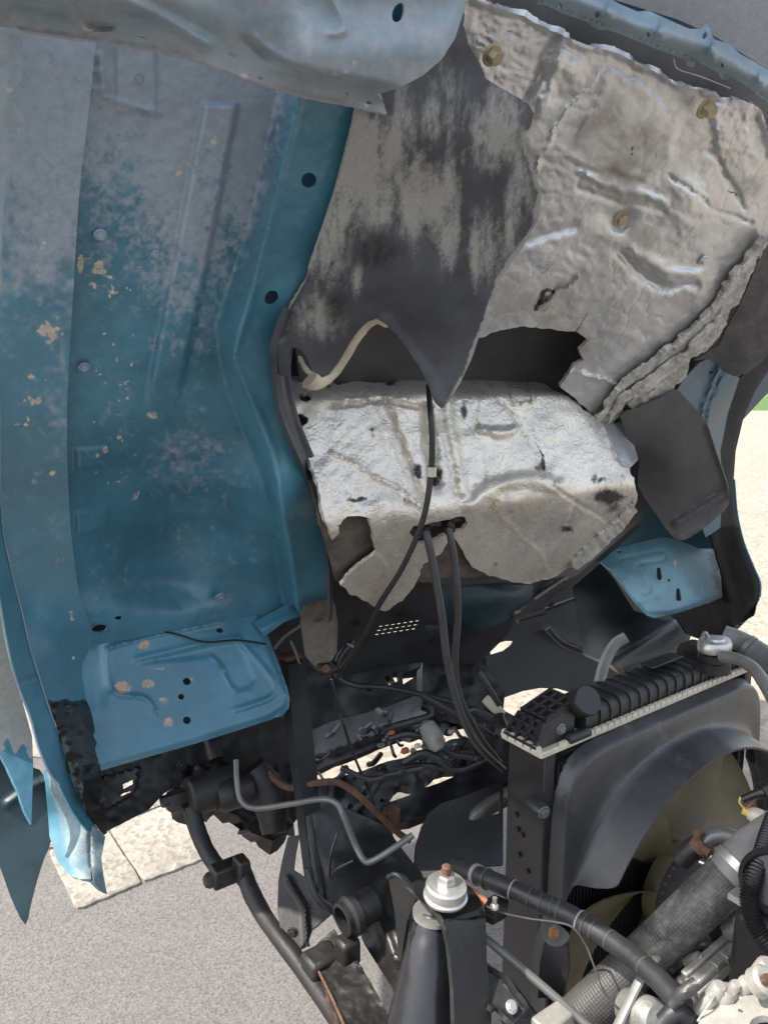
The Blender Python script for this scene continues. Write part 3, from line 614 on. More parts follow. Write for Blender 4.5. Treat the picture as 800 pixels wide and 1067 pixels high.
sheet("corner_pillar", po2, RB, M['blue_dark'], cab, res=2.6, thick=.004, relief=pil, paint=lambda x, y: (.45*sst(8, 0, x-xat([(752, 380), (736, 425), (728, 480), (728, 560)], y)), .35*blobs(x, y, [(742, 385, 6, 10, 1)]), .25+0*x), holes=[disc(740, 388, 2, 1.5)])
ro = [(772, 392), (790, 380), (815, 352), (815, 362), (800, 386), (786, 408), (774, 436), (766, 470), (764, 500), (767, 535), (774, 565), (784, 590), (791, 607), (791, 624), (784, 640), (770, 652), (756, 664), (735, 668), (715, 660), (706, 646), (700, 642), (740, 628), (752, 622), (750, 592), (742, 566), (738, 552), (752, 530), (752, 500), (750, 470), (758, 430), (768, 396)]
def ro_rel(x, y):
    t = sst(545, 560, y)
    return t*(.03*bead(x, y, [(742, 560), (760, 622)], 9, 1)+.012*(ridged(x/12, y/12, 3)-.4))-.03*sst(6, 0, pdist(x, y, [(800, 386), (774, 436), (764, 500), (774, 565), (791, 607), (791, 624), (770, 652)]))
sheet("sealed_door_edge", ro, RB, M['dull_black'], cab, res=3, thick=.005, relief=ro_rel, paint=lambda x, y: (.0*x, 0*x, 1.0*sst(540, 556, y)), label="side flange thick with black sealant at the bottom")
m = MB(); m.ptube([(764.5, 500, 1.965), (767.5, 535, 2.02), (774.5, 565, 2.045), (784.5, 590, 2.07), (791.5, 607, 2.08), (791.5, 622, 2.08)], 1.0, n=6, sub=5); m.build("door_edge_lip", HC, cab)
m = MB(); tb = tps([(765, 655, 2.0), (777, 648, 2.02), (768, 662, 2.0)])
sheet("edge_tab", [(754, 664), (768, 650), (777, 647), (770, 654), (760, 664)], tb, M['black_dusty'], cab, res=2.5, thick=.004, holes=[disc(770, 650.5, 1.5, 1.2)])
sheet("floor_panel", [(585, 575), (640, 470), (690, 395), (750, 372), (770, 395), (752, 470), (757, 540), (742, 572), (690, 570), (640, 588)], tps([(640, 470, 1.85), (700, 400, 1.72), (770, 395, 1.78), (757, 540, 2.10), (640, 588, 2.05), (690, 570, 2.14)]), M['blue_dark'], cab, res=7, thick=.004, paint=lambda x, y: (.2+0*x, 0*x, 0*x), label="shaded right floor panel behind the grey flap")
# front cross panel of the cab below the engine cover
FP = tps([(345, 640, 1.62), (440, 620, 1.72), (545, 615, 1.80), (650, 550, 2.0), (628, 585, 2.0), (540, 660, 1.9), (480, 700, 1.85), (345, 705, 1.70)])
fp = [(338, 595), (350, 590), (400, 600), (440, 575), (490, 585), (545, 600), (600, 585), (652, 540), (668, 548), (632, 580), (600, 606), (560, 632), (538, 646), (528, 662), (512, 678), (500, 690), (470, 694), (440, 690), (400, 696), (345, 708)]
def fp_rel(x, y): return .05*np.exp(-(((x-515)/60)**2+((y-635)/24)**2))+bead(x, y, [(535, 642), (600, 598), (655, 545)], 7, .03)+bead(x, y, smooth([(440, 650), (480, 650), (520, 632), (545, 615)], 4), 3, -.01)
slots = []
for r in range(3):
    for k in range(7):
        x = 391+k*6.3+r*2; y = 661-r*4.2-k*.95
        slots.append([(x, y), (x+3.6, y-.6), (x+3.8, y+.7), (x+.2, y+1.3)])
sheet("front_cross_panel", fp, FP, M['dark'], cab, res=4, thick=.003, relief=fp_rel, holes=slots, paint=lambda x, y: (.7*bead(x, y, [(535, 640), (600, 594), (655, 541)], 6, 1), .45*bead(x, y, [(535, 640), (570, 616), (600, 596)], 5, 1), 0*x))  # pale tint along the ridge paints in its highlight
m = MB(); m.ptube([(566, 636, 1.9), (598, 624, 1.92)], 4, n=8, flat=.5); m.build("hinge_pin", M['grimy'], cab)
m = MB(); m.ptube([(538, 645, 1.86), (566, 637, 1.89)], 5, n=8); m.build("hinge_arm", M['grimy'], cab)
m = MB(); m.ptube([(572, 597, 1.80), (580, 587, 1.80)], 6, n=8, flat=.6, wob=.5); m.build("bracket_scrap", M['zinc'], cab)
m = MB(); m.ptube([(531, 643, 1.80), (560, 621, 1.81), (600, 593, 1.86), (632, 566, 1.92), (654, 546, 1.96)], [2.5, 3.5, 4, 3, 2.5], n=8, flat=.5); m.build("ridge_highlight_strip", M['hose'], cab)  # pale strip on the panel edge, coloured as the ridge highlight
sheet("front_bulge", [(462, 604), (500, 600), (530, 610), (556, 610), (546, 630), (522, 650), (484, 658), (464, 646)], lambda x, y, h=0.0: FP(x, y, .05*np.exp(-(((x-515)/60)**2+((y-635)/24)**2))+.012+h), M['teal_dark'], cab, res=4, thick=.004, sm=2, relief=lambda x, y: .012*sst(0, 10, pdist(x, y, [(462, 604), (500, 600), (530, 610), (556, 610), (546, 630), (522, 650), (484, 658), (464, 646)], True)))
for x, y in ((574, 630), (452, 668), (420, 640), (372, 650)): bolt("panel_bolt", x, y, float(FP(np.array(float(x)), np.array(float(y))))-.02, 2.8, M['grimy'], cab)
# far inner panel with the arched cut-out that shows sunlit ground
FPN = tps([(495, 745, 2.6), (525, 727, 2.6), (605, 727, 2.75), (640, 640, 2.8), (530, 670, 2.65), (680, 700, 2.9)])
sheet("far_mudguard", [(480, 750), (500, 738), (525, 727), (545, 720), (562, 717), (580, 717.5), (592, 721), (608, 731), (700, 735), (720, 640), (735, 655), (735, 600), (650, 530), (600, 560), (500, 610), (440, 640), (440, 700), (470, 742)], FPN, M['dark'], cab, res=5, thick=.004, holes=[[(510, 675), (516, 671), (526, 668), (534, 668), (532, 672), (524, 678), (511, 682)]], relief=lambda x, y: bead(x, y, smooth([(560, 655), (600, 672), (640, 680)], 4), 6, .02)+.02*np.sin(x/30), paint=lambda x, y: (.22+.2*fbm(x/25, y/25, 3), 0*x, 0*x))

# ------------------------------------------------------------------ insulation
pad = thing("insulation_pad", P(650., 220., 1.05), "crumpled silver foil insulation pad covering the upper right of the cab underside", "insulation")
pd_o = [(484, 2), (497, -4), (520, 8), (545, 17), (575, 32), (610, 47), (640, 54), (665, 66), (690, 78), (712, 90), (730, 92), (748, 101), (770, 104), (785, 108), (794, 118), (808, 170), (808, 238), (795, 256), (780, 275), (766, 284), (757, 295), (745, 322), (716, 352), (685, 378), (650, 402), (627, 436), (612, 428), (598, 414), (583, 403), (590, 392), (598, 380), (608, 376), (603, 364), (612, 355), (600, 346), (570, 343), (545, 340), (520, 344), (495, 354), (470, 350), (470, 250), (495, 120), (505, 84), (482, 42)]
PAD = lambda x, y, h=0.0: FL(x, y, -.02+h)
def pad_rel(x, y):
    x, y = warp(x, y, 7, 34, 90); x, y = warp(x, y, 2.5, 9, 94)
    h = .010*fbm(x/60, y/60, 51)+.002*(ridged((x+2*y)/60, (x-y)/40, 57, 2)-.5)+.0035*(ridged(x/45+.3*fbm(x/30, y/30, 2), y/32, 52)-.5)*(.35+fbm(x/90, y/90, 3))
    h = h+bead(x, y, smooth([(578, 42), (562, 75), (546, 104)], 4), 8, -.012)+bead(x, y, smooth([(589, 52), (575, 85), (560, 118)], 4), 8, .010)
    h = h+.006*ins(x, y, [(636, 72), (664, 86), (705, 122), (700, 170), (672, 190), (590, 165)])
    h = h+bead(x, y, [(602, 178), (640, 192), (695, 214)], 6, .006)+bead(x, y, [(605, 196), (640, 206), (690, 222)], 6, -.004)
    h = h-.022*np.exp(-(((x-647)/13)**2+((y-228)/13)**2))
    h = h+bead(x, y, smooth([(646, 265), (665, 285), (690, 298), (720, 300)], 4), 9, -.012)+bead(x, y, smooth([(660, 262), (690, 280), (725, 286)], 4), 10, .007)
    h = h+.016*np.exp(-(((x-716)/22)**2+((y-212)/24)**2))+.012*np.exp(-(((x-720)/28)**2+((y-300)/20)**2))
    h = h+.008*ins(x, y, [(742, 108), (782, 108), (786, 150), (770, 160), (748, 160)])
    h = h+bead(x, y, [(740, 160), (760, 190), (775, 215)], 5, -.006)+bead(x, y, [(700, 185), (740, 215), (780, 235)], 4, -.005)
    h = h+bead(x, y, [(500, 290), (540, 250), (600, 235)], 10, -.010)+bead(x, y, [(560, 318), (580, 300), (600, 290)], 3, -.010)
    h = h+bead(x, y, [(592, 385), (628, 398), (640, 400)], 3, .010)+.008*sst(8, 0, pdist(x, y, pd_o[0:16]))
    h = h+bead(x, y, [(630, 45+28), (590, 110), (560, 180)], 4, .006)
    wk = np.clip(blobs(x, y, [(520, 50, 40, 40, 1), (590, 75, 26, 30, 1), (765, 135, 34, 40, 1), (715, 212, 34, 34, 1), (560, 180, 26, 40, .7), (740, 320, 30, 30, .7)])+.5*sst(.5, .8, fbm(x/60, y/60, 77)), 0, 1); h = h+.0065*wk*(ridged((x+.5*y)/16, (y-.4*x)/8, 53)-.5)+.003*wk*(ridged(x/6, y/7, 55, 2)-.5)+.0015*(fbm(x/7, y/7, 5)-.5)
    h = h+.010*np.exp(-(((x-590)/14)**2+((y-68)/12)**2))
    return h
def pad_paint(x, y):
    x, y = warp(x, y, 6, 26, 95); x, y = warp(x, y, 2, 7, 97)
    n = fbm(x/60, y/45, 61); n2 = fbm(x/24, y/24, 62)
    dust = .20+1.1*(n-.5)+.5*(n2-.5)+.14*ins(x, y, [(636, 72), (664, 86), (705, 122), (700, 170), (672, 190), (590, 165)], 3)+.25*blobs(x, y, [(620, 330, 90, 60, 1), (560, 300, 60, 50, .8), (660, 150, 55, 45, .9)])-.35*blobs(x, y, [(765, 135, 34, 40, 1), (590, 70, 30, 30, .8), (715, 210, 30, 30, 1), (500, 25, 24, 26, 1), (530, 60, 30, 40, .6)])
    g = .10*sst(180, 330, y)+.42*blobs(x, y, [(560, 275, 40, 14, .7), (585, 262, 24, 10, .8), (655, 268, 14, 10, .9), (690, 300, 30, 7, 1), (647, 228, 12, 12, 1), (560, 315, 10, 14, .8), (640, 405, 12, 8, .9), (535, 140, 16, 10, 1.2), (740, 330, 30, 30, .3), (700, 240, 30, 12, .5), (770, 215, 24, 20, .5), (546, 150, 14, 8, 1.3), (620, 70, 40, 8, .4), (610, 250, 40, 18, .5), (500, 300, 40, 40, .5)])+.25*(n2-.5)
    g = g+.8*bead(x, y, [(656, 152), (654, 172)], 2.4, 1)+.7*bead(x, y, [(683, 149), (681, 163)], 1.8, 1)+.6*bead(x, y, [(556, 322), (566, 303), (575, 308)], 3, 1)+.5*bead(x, y, [(648, 370), (662, 352)], 2.2, 1)+.45*bead(x, y, [(578, 42), (546, 104)], 4, 1)+.6*bead(x, y, [(760, 200), (768, 204)], 3, 1)+.5*bead(x, y, [(600, 345), (612, 322)], 2.5, 1)
    return dust, .4*blobs(x, y, [(600, 100, 40, 30, .7), (660, 330, 40, 40, .7), (540, 290, 30, 30, .8)])*n2*1.6, g
pf = sheet("foil_face", pd_o, PAD, M['foil'], pad, res=2.7, thick=.006, relief=lambda x, y: .72*pad_rel(x, y), paint=pad_paint, rough=1.6)
for x, y in ((513, 58), (736, 113)): bolt("brass_nut", x, y, float(FL(x, y, .0)), 7.5, M['brass'], pf, hgt=1.3, washer=True)
bolt("clip_nut", 647, 228, float(FL(647, 228, -.025)), 6, M['brass'], pf)
bolt("clip_nut", 733, 272, float(FL(733, 272, -.01)), 4, M['foil'], pf)
# torn rolled edge, built as overlapping ragged layers
te_in = [(797, 250), (760, 290), (747, 317), (716, 347), (685, 374), (650, 398), (626, 430), (620, 441)]
te_out = [(634, 446), (645, 432), (651, 420), (661, 427), (680, 417), (700, 406), (714, 393), (719, 374), (733, 367), (747, 354), (757, 334), (759, 322), (771, 315), (777, 300), (788, 272), (800, 252)]
def te_rel(x, y): return .012+.008*sst(14, 2, pdist(x, y, te_in))+.013*(ridged((x-y)/60, (x+y)/9, 81)-.5)+.006*(fbm(x/4, y/4, 3)-.5)
sheet("torn_edge", te_in+te_out, PAD, M['fibre'], pad, res=2.3, thick=.01, relief=te_rel, rough=2.2, paint=lambda x, y: (.35*fbm(x/9, y/9, 4)+.1, .0*x, .55*bead(x, y, [(640, 425), (700, 385), (745, 335), (785, 275)], 4, 1)*fbm(x/6, y/6, 9)*1.4))
sheet("torn_layer", [(632, 444), (645, 415), (680, 392), (712, 368), (742, 338), (752, 330), (757, 337), (742, 358), (718, 372), (700, 392), (668, 412), (652, 418)], PAD, M['fibre'], pad, res=2.4, thick=.006, relief=lambda x, y: .028+.010*(ridged((x-y)/50, (x+y)/8, 85)-.5), rough=2.0, paint=lambda x, y: (.3*fbm(x/7, y/7, 4), 0*x, .3*fbm(x/11, y/11, 6)))

cov = thing("engine_cover_insulation", P(480., 520., 1.25), "bright silver foil wrapped engine cover below the black rubber flap", "insulation")
co_ = [(300, 412), (307, 384), (314, 366), (322, 374), (327, 390), (338, 396), (352, 402), (368, 396), (400, 399), (425, 394), (442, 392), (458, 396), (480, 393), (500, 390), (522, 394), (545, 392), (558, 394), (572, 404), (598, 418), (624, 440), (642, 441), (652, 446), (661, 466), (665, 479), (655, 487), (661, 500), (664, 515), (661, 530), (652, 542), (640, 555), (620, 574), (600, 589), (575, 602), (552, 608), (530, 606), (505, 598), (492, 590), (482, 575), (474, 562), (466, 566), (458, 578), (448, 583), (440, 588), (437, 600), (430, 614), (414, 630), (402, 637), (392, 634), (378, 624), (364, 618), (354, 610), (366, 596), (392, 575), (388, 560), (386, 540), (374, 537), (362, 538), (352, 547), (354, 556), (346, 563), (338, 540), (330, 500), (318, 470), (308, 440)]
def pl3(a, b, c):
    q = np.linalg.solve(np.array([[p[0], p[1], 1.0] for p in (a, b, c)]), np.array([1/p[2] for p in (a, b, c)]))
    return lambda x, y: 1/np.maximum(q[0]*x+q[1]*y+q[2], .2)
cvA = pl3((330, 480, 1.06), (600, 480, 1.39), (450, 430, 1.205))
cvB = pl3((470, 532, 1.188), (660, 506, 1.476), (545, 607, 1.57))
cvC = pl3((330, 414, 1.082), (575, 410, 1.387), (450, 394, 1.36))
cvD = pl3((615, 442, 1.434), (650, 490, 1.467), (664, 470, 1.60))
def COV(x, y, h=0.0):
    x = np.asarray(x, float); y = np.asarray(y, float); k = .010
    D = np.stack([f(x, y) for f in (cvA, cvB, cvC, cvD)]); m = D.max(0)
    return m+k*np.log(np.exp((D-m)/k).sum(0))-h
def cov_rel(x, y):
    x0, y0 = x, y; x, y = warp(x, y, 4, 26, 90); x, y = warp(x, y, 1.6, 7, 94)
    h = .008*fbm(x/50, y/50, 71)+.007*(ridged(x/44, y/34, 72)-.5)+.004*(ridged((x+y)/30, (x-y)/46, 79, 2)-.5)+bead(x, y, [(345, 470), (400, 500), (440, 528)], 3, .005)+bead(x, y, [(500, 400), (496, 450), (506, 500)], 3, -.004)+bead(x, y, [(520, 540), (560, 575), (575, 600)], 3, .005)+bead(x, y, [(600, 520), (590, 560), (560, 600)], 3, -.005)+bead(x, y, [(380, 560), (400, 590), (405, 630)], 3, .005)
    h = h+bead(x, y, [(402, 420), (420, 465), (440, 522)], 6, -.012)+bead(x, y, [(384, 415), (408, 470), (425, 520)], 7, .006)
    h = h+bead(x, y, [(466, 412), (474, 470), (482, 512)], 9, .016)+bead(x, y, [(444, 425), (450, 470), (452, 500)], 11, -.022)
    h = h+bead(x, y, [(345, 424), (400, 418), (450, 422)], 4, -.010)+bead(x, y, [(335, 408), (400, 408), (448, 406)], 7, .012)
    h = h+bead(x, y, [(505, 395), (540, 440), (566, 488)], 3, -.006)+bead(x, y, [(570, 500), (610, 530), (640, 548)], 3, -.006)
    h = h+bead(x, y, smooth([(500, 446), (520, 450), (536, 447)], 4), 7, .014)+bead(x, y, [(534, 400), (536, 420), (556, 418), (553, 402)], 3, .009)
    h = h+.018*bead(x, y, smooth([(490, 524), (520, 505), (560, 500), (580, 505)], 4), 12, 1)+bead(x, y, [(628, 446), (646, 480)], 3, .010)
    h = h+.012*sst(-30, 10, y-xat([(598, 500), (655, 545)][::-1] if False else [(400, 400), (401, 700)], y))*0
    h = h+.003*(ridged(x/12, y/9, 73)-.5)*sst(.35, .8, fbm(x/50, y/50, 74))+.0012*(fbm(x/6, y/6, 5)-.5)
    h = h-.02*sst(6, 0, pdist(x, y, [(552, 608), (600, 589), (652, 542)]))
    return h
def cov_paint(x, y):
    x, y = warp(x, y, 3, 14, 95); x, y = warp(x, y, 1.5, 5, 97)
    n = fbm(x/40, y/34, 91); n2 = fbm(x/16, y/16, 92)
    dust = .12+.7*(n-.5)+.10*sst(500, 560, y+.12*(x-480))+.25*(n2-.5)+.45*blobs(x, y, [(325, 415, 24, 30, .9), (400, 412, 60, 10, .6), (430, 560, 34, 20, .7), (400, 610, 34, 28, .9), (520, 530, 44, 22, .8), (515, 500, 30, 8, .9), (560, 590, 60, 24, .5), (640, 470, 18, 40, .5), (590, 430, 30, 16, .5)])  # gradient adds dust and painted shade to the lower face
    g = .55*blobs(x, y, [(634, 519, 13, 10, 1.6), (619, 498, 4, 5, 1.3), (627, 500, 5, 3, 1.2), (561, 488, 4, 5, 1.4), (568, 497, 5, 3, .8), (590, 552, 10, 4, 1.5), (515, 587, 4, 4, 1.3), (484, 428, 4, 10, 1.5), (436, 490, 5, 8, 1.4), (455, 495, 6, 12, 1.6), (372, 521, 11, 2.4, 1.6), (420, 519, 2, 6, 1.3), (389, 453, 3, 7, 1.1), (315, 438, 6, 6, 1.7), (318, 414, 6, 5, 1.7), (407, 398, 5, 4, 1.5), (342, 402, 6, 6, .9), (576, 546, 20, 8, .5), (640, 530, 20, 8, 1.0), (545, 560, 30, 14, .45), (560, 545, 40, 20, .35), (503, 560, 8, 20, .5)])+.2*(n2-.55)
    g = g+.30*sst(.80, .97, ridged(x/42, y/30, 72, 2))+.26*sst(.85, .98, ridged((x+y)/30, (x-y)/46, 79, 2))+.30*sst(7, 0, pdist(x, y, co_, True))*n2
    g = g+.7*bead(x, y, [(553, 440), (562, 470), (568, 490)], 1.5, 1)+.4*bead(x, y, [(384, 418), (388, 448)], 1.6, 1)+.5*bead(x, y, [(412, 425), (424, 460)], 1.5, 1)+.5*bead(x, y, [(412, 470), (411, 484)], 1.2, 1)
    return dust, .5*blobs(x, y, [(330, 420, 18, 12, .9), (400, 600, 30, 20, .55), (480, 570, 14, 20, .9), (505, 515, 20, 8, .5)])*n2*1.8, g
ch = [(424, 556), (430, 547), (446, 546), (466, 541), (484, 538), (488, 545), (483, 556), (474, 561), (466, 564), (457, 577), (448, 581), (436, 574)]
co_h = [q for q in co_]
sheet("foil_face", co_h, COV, M['foil_bright'], cov, res=2.5, thick=.006, relief=cov_rel, paint=cov_paint, rough=2.2,
      holes=[[(426, 556), (431, 548), (446, 546), (466, 541), (484, 538), (487, 545), (482, 553), (462, 558), (448, 566), (438, 566)], disc(315, 437, 6, 5.5), disc(319, 414, 6, 5)])
def cov_back(x, y, h=0.0): return COV(x, y, h-.03)
sheet("felt_backing", [(305, 390), (345, 405), (560, 400), (650, 460), (655, 530), (600, 580), (540, 598), (484, 602), (478, 600), (440, 606), (425, 600), (400, 620), (350, 606), (338, 560), (315, 470)], cov_back, M['brown'], cov, res=5, thick=.006, relief=lambda x, y: .012*(fbm(x/15, y/15, 3)-.5), rough=2,
      holes=[[(436, 557), (446, 550), (466, 545), (482, 543), (482, 552), (460, 560), (448, 564)]])
sheet("foil_end_flap", [(628, 444), (644, 440), (653, 446), (661, 466), (665, 479), (656, 487), (648, 484), (640, 470)], lambda x, y, h=0.0: COV(x, y, h+.02), M['foil'], cov, res=2.5, thick=.008, rough=1, relief=lambda x, y: .008*(fbm(x/9, y/9, 3)-.5), paint=lambda x, y: (.25+0*x, 0*x, .1+0*x))
sheet("torn_edge", [(595, 592), (598, 582), (620, 562), (645, 540), (660, 524), (664, 532), (655, 546), (634, 566), (615, 584), (602, 594)], lambda x, y, h=0.0: COV(x, y, h+.02), M['fibre'], cov, res=2, thick=.012, rough=2, relief=lambda x, y: .02*(ridged((x+y)/30, (x-y)/8, 5)-.5), paint=lambda x, y: (.55+0*x, 0*x, .0*x))
bolt("clip_nut", 517, 525, float(COV(np.array(517.), np.array(525.)))-.012, 4, M['brass'], cov, axis=-FW*.8-RT*.2+ZZ*.2)

# ------------------------------------------------------------------ rubber flaps and seals
lx = lambda x, y, h: (x, y, float(FL(x, y, h)))
FLP = tps([lx(376, 112, .065), lx(318, 296, .065), lx(290, 347, .06), lx(300, 372, .055), (484, 28, .70), (505, 80, .735), (555, 125, .78), (563, 200, .835), (520, 290, .90), (420, 200, .80), (395, 330, .93), (345, 385, .99), (460, 424, .99), (490, 380, .965), (440, 300, .885)])
fo2 = [(372, 112), (396, 98), (420, 90), (446, 72), (464, 52), (474, 34), (480, 22), (484, 30), (488, 46), (500, 66), (506, 82), (530, 96), (550, 108), (556, 118), (554, 128), (548, 140), (549, 160), (558, 182), (564, 200), (563, 218), (556, 238), (542, 262), (520, 292), (508, 318), (501, 345), (492, 372), (480, 398), (468, 418), (460, 426), (453, 420), (444, 396), (430, 370), (415, 350), (402, 338), (392, 332), (382, 336), (370, 348), (358, 366), (348, 382), (338, 393), (328, 388), (322, 374), (314, 364), (304, 362), (300, 372), (302, 392), (293, 392), (288, 364), (292, 346), (304, 318), (318, 294), (350, 200)]
def flap_rel(x, y):
    return .018*np.sin((x-430)/70+(y/130))*sst(60, 160, y)+.008*sst(30, 0, pdist(x, y, [(508, 318), (501, 345), (480, 398), (460, 426)]))+.010*(fbm(x/80, y/80, 15)-.5)+bead(x, y, [(402, 338), (444, 392), (458, 424)], 14, .010)-.012*sst(14, 0, pdist(x, y, [(318, 294), (292, 346)]))
def flap_paint(x, y):
    n = fbm(x/9, y/55, 101, 5); n3 = fbm(x/3.2, y/11, 105, 3); n2 = fbm(x/50, y/50, 102)
    reg = blobs(x, y, [(372, 170, 38, 70, 1), (340, 260, 26, 45, .8), (520, 130, 30, 50, 1), (540, 200, 18, 40, .8), (430, 130, 60, 40, .55), (440, 200, 46, 60, .8), (468, 240, 16, 46, .7), (330, 330, 28, 26, .75), (500, 250, 16, 50, .8), (372, 290, 6, 20, .7), (470, 90, 30, 30, .4), (402, 215, 10, 30, .8), (400, 150, 40, 50, .7), (350, 230, 20, 60, .9), (460, 180, 40, 60, .5), (530, 250, 18, 40, .6)])
    g = .75*blobs(x, y, [(395, 262, 46, 26, .9), (350, 320, 18, 26, .9), (440, 260, 20, 40, .5), (330, 285, 10, 20, .3), (480, 200, 12, 40, .5), (440, 350, 50, 30, .35), (420, 165, 14, 40, .4)])
    return .66*reg*(.4+.9*n)+.5*reg*(n3-.45)+.16+.2*(n2-.4)+.22*(n-.5)+.7*sst(4.5, 1, pdist(x, y, [(548, 140), (549, 160), (564, 200), (556, 238), (520, 292), (501, 345), (480, 398), (466, 420)]))*n3*1.6, .34*reg*n3+0*x, g*(.7+.5*n)-.0
flap = sheet("rubber_flap", fo2, FLP, M['rubber'], None, res=2.6, thick=.004, relief=flap_rel, paint=flap_paint, edge=(.75, .2, 0), rough=.5)  # edge colour and right-hand pale line paint in the lit rim
tag(flap, "large pointed black rubber flap with dusty streaks hanging from the cross member", "rubber flap", "rubber flaps on the cab underside")
# cream seal along the flap's cut-out
m = MB(); c3 = [(404, 338), (394, 333), (382, 340), (370, 356), (358, 376), (346, 392), (332, 400), (322, 396)]
m.ptube([(x, y, float(FLP(np.array(float(x)), np.array(float(y))))+.03) for x, y in c3], [8, 10, 8, 7, 7, 7.5, 9, 11], n=10, flat=.45, wob=.12)
m.ptube([(312, 372, 1.0), (318, 384, 1.0), (330, 396, 1.03)], [4, 6, 6], n=8, flat=.5, wob=.3)
tag(m.build("cream_seal", M['cream'], None), "cream coloured hooked seal strip in the cut-out of the black flap", "seal")
# black edge trim down the beam
tl = [(300, 322), (289, 350), (285.5, 366), (288, 395), (292, 428), (306, 464), (324, 506), (336, 552), (343, 592), (344, 642), (346.5, 642), (347, 590), (344, 545), (337, 506), (326, 472), (313, 440), (306, 412), (303, 392), (304, 370), (310, 350), (312, 335)]
def trd(x, y, h=0.0): return FLT(x, y, h)
FLT = tps([lx(300, 322, .07), lx(286, 366, .07), lx(292, 428, .07), lx(324, 506, .065), (343, 592, 1.30), (344, 642, 1.36), (347, 590, 1.32), (326, 472, 1.06), (306, 412, .98), (310, 345, .90)])
tr = sheet("edge_trim", tl, FLT, M['trim'], None, res=2.2, thick=.005, sm=2, relief=lambda x, y: .012*sst(9, 0, pdist(x, y, tl[9:])) + .012*sst(5, 0, pdist(x, y, tl[0:10])), paint=lambda x, y: (.15*sst(3, 0, pdist(x, y, tl[10:20]))+.0, 0*x, .3*sst(3, 0, pdist(x, y, tl[0:9]))))
tag(tr, "long curved black rubber trim along the blue floor beam edge", "trim")
f2o = [(646, 434), (664, 427), (690, 414), (704, 406), (712, 413), (726, 428), (737, 444), (746, 472), (757, 504), (760, 520), (755, 531), (736, 548), (720, 559), (709, 563), (699, 558), (682, 534), (664, 506), (666, 480), (658, 462)]
F2 = tps([(646, 434, 1.50), (704, 406, 1.52), (760, 520, 1.78), (709, 563, 1.78), (664, 500, 1.68), (700, 480, 1.62)])
f2 = sheet("rubber_flap", f2o, F2, M['rubber_grey'], None, res=2.6, thick=.006, sm=2, relief=lambda x, y: bead(x, y, [(704, 545), (730, 530), (757, 512)], 6, .02)+.012*sst(5, 0, pdist(x, y, [(737, 444), (757, 504), (760, 520), (736, 548), (709, 563)]))+.006*(fbm(x/30, y/30, 6)-.5), paint=lambda x, y: (.15+.3*(fbm(x/12, y/30, 7)-.4), .0*x, .25*sst(430, 410, y)), edge=(.5, 0, 0))
tag(f2, "smaller grey rubber mud flap hanging right of the foil engine cover", "rubber flap", "rubber flaps on the cab underside")
f3o = [(815, 240), (797, 258), (788, 276), (778, 302), (768, 322), (758, 340), (748, 360), (724, 376), (735, 374), (745, 378), (754, 388), (764, 392), (778, 389), (792, 378), (815, 352)]
f3 = sheet("rubber_flap", f3o, tps([(815, 240, 1.28), (778, 300, 1.36), (740, 376, 1.53), (778, 389, 1.56), (815, 352, 1.5)]), M['rubber_grey'], None, res=3, thick=.005, relief=lambda x, y: .01*(fbm(x/30, y/30, 6)-.5), paint=lambda x, y: (.3+.2*fbm(x/15, y/15, 7), 0*x, 0*x), edge=(.6, 0, 0))
tag(f3, "grey rubber flap at the right edge beside the torn foil roll", "rubber flap", "rubber flaps on the cab underside")

# ------------------------------------------------------------------ cables
def line(name, pts, rpx, mt, label, cat, group=None, n=8, **k):
    m = MB(); m.ptube(pts, rpx, n=n, **k); o = m.build(name, mt, None); return tag(o, label, cat, group)
cA = thing("control_cable", P(450., 480., 1.1), "thin black cable dropping from the flap tip with a pale clip halfway", "cable", "cables hanging from the cab")
m = MB(); m.ptube([(446, 402, 1.12), (448, 425, 1.06), (450, 455, 1.06), (449, 491, 1.08), (441, 540, 1.10), (420, 590, 1.16), (395, 630, 1.26), (378, 664, 1.36), (352, 704, 1.48)], [2.6, 3.2, 3.4, 3.4, 3.0, 3, 3, 2.8], n=10); m.build("sheath", M['hose_black'], cA)
m = MB(); m.ptube([(449.6, 486, 1.078), (449, 496, 1.082)], 5.5, n=12); m.build("clip", M['zinc'], cA)
m = MB(); m.ptube([(449, 496, 1.095), (455, 500, 1.095), (450, 505, 1.095)], 3.5, n=8); m.build("tab", M['black'], cA)
cB = thing("control_cable", P(455., 600., 1.25), "left of two thick black cables leaving the hole in the foil cover", "cable", "cables hanging from the cab")
m = MB(); m.ptube([(438, 540, 1.22), (444, 556, 1.18), (452, 592, 1.19), (460, 640, 1.22), (466, 690, 1.26), (478, 738, 1.30), (496, 775, 1.36), (524, 802, 1.44)], 4.2, n=10); m.build("sheath", M['cable'], cB)
m = MB(); m.ptube([(440, 546, 1.2), (444, 556, 1.18)], [7, 6], n=12); m.build("ferrule", M['black'], cB)
cC = thing("control_cable", P(470., 600., 1.25), "right of two thick black cables leaving the hole in the foil cover", "cable", "cables hanging from the cab")
m = MB(); m.ptube([(465, 536, 1.24), (468, 553, 1.20), (474, 590, 1.22), (477, 640, 1.26), (474, 690, 1.30), (480, 730, 1.335), (500, 768, 1.40), (520, 794, 1.47)], 3.9, n=10); m.build("sheath", M['cable'], cC)
m = MB(); m.ptube([(466, 543, 1.22), (468, 553, 1.20)], [7, 6], n=12); m.build("ferrule", M['black'], cC)
line("wire", [(165, 657, 1.315), (185, 661, 1.325), (214, 669, 1.34), (246, 667, 1.365), (277, 671, 1.39)], 1.1, M['black'], "thin dark wire lying across the left step plate", "wire", n=6)
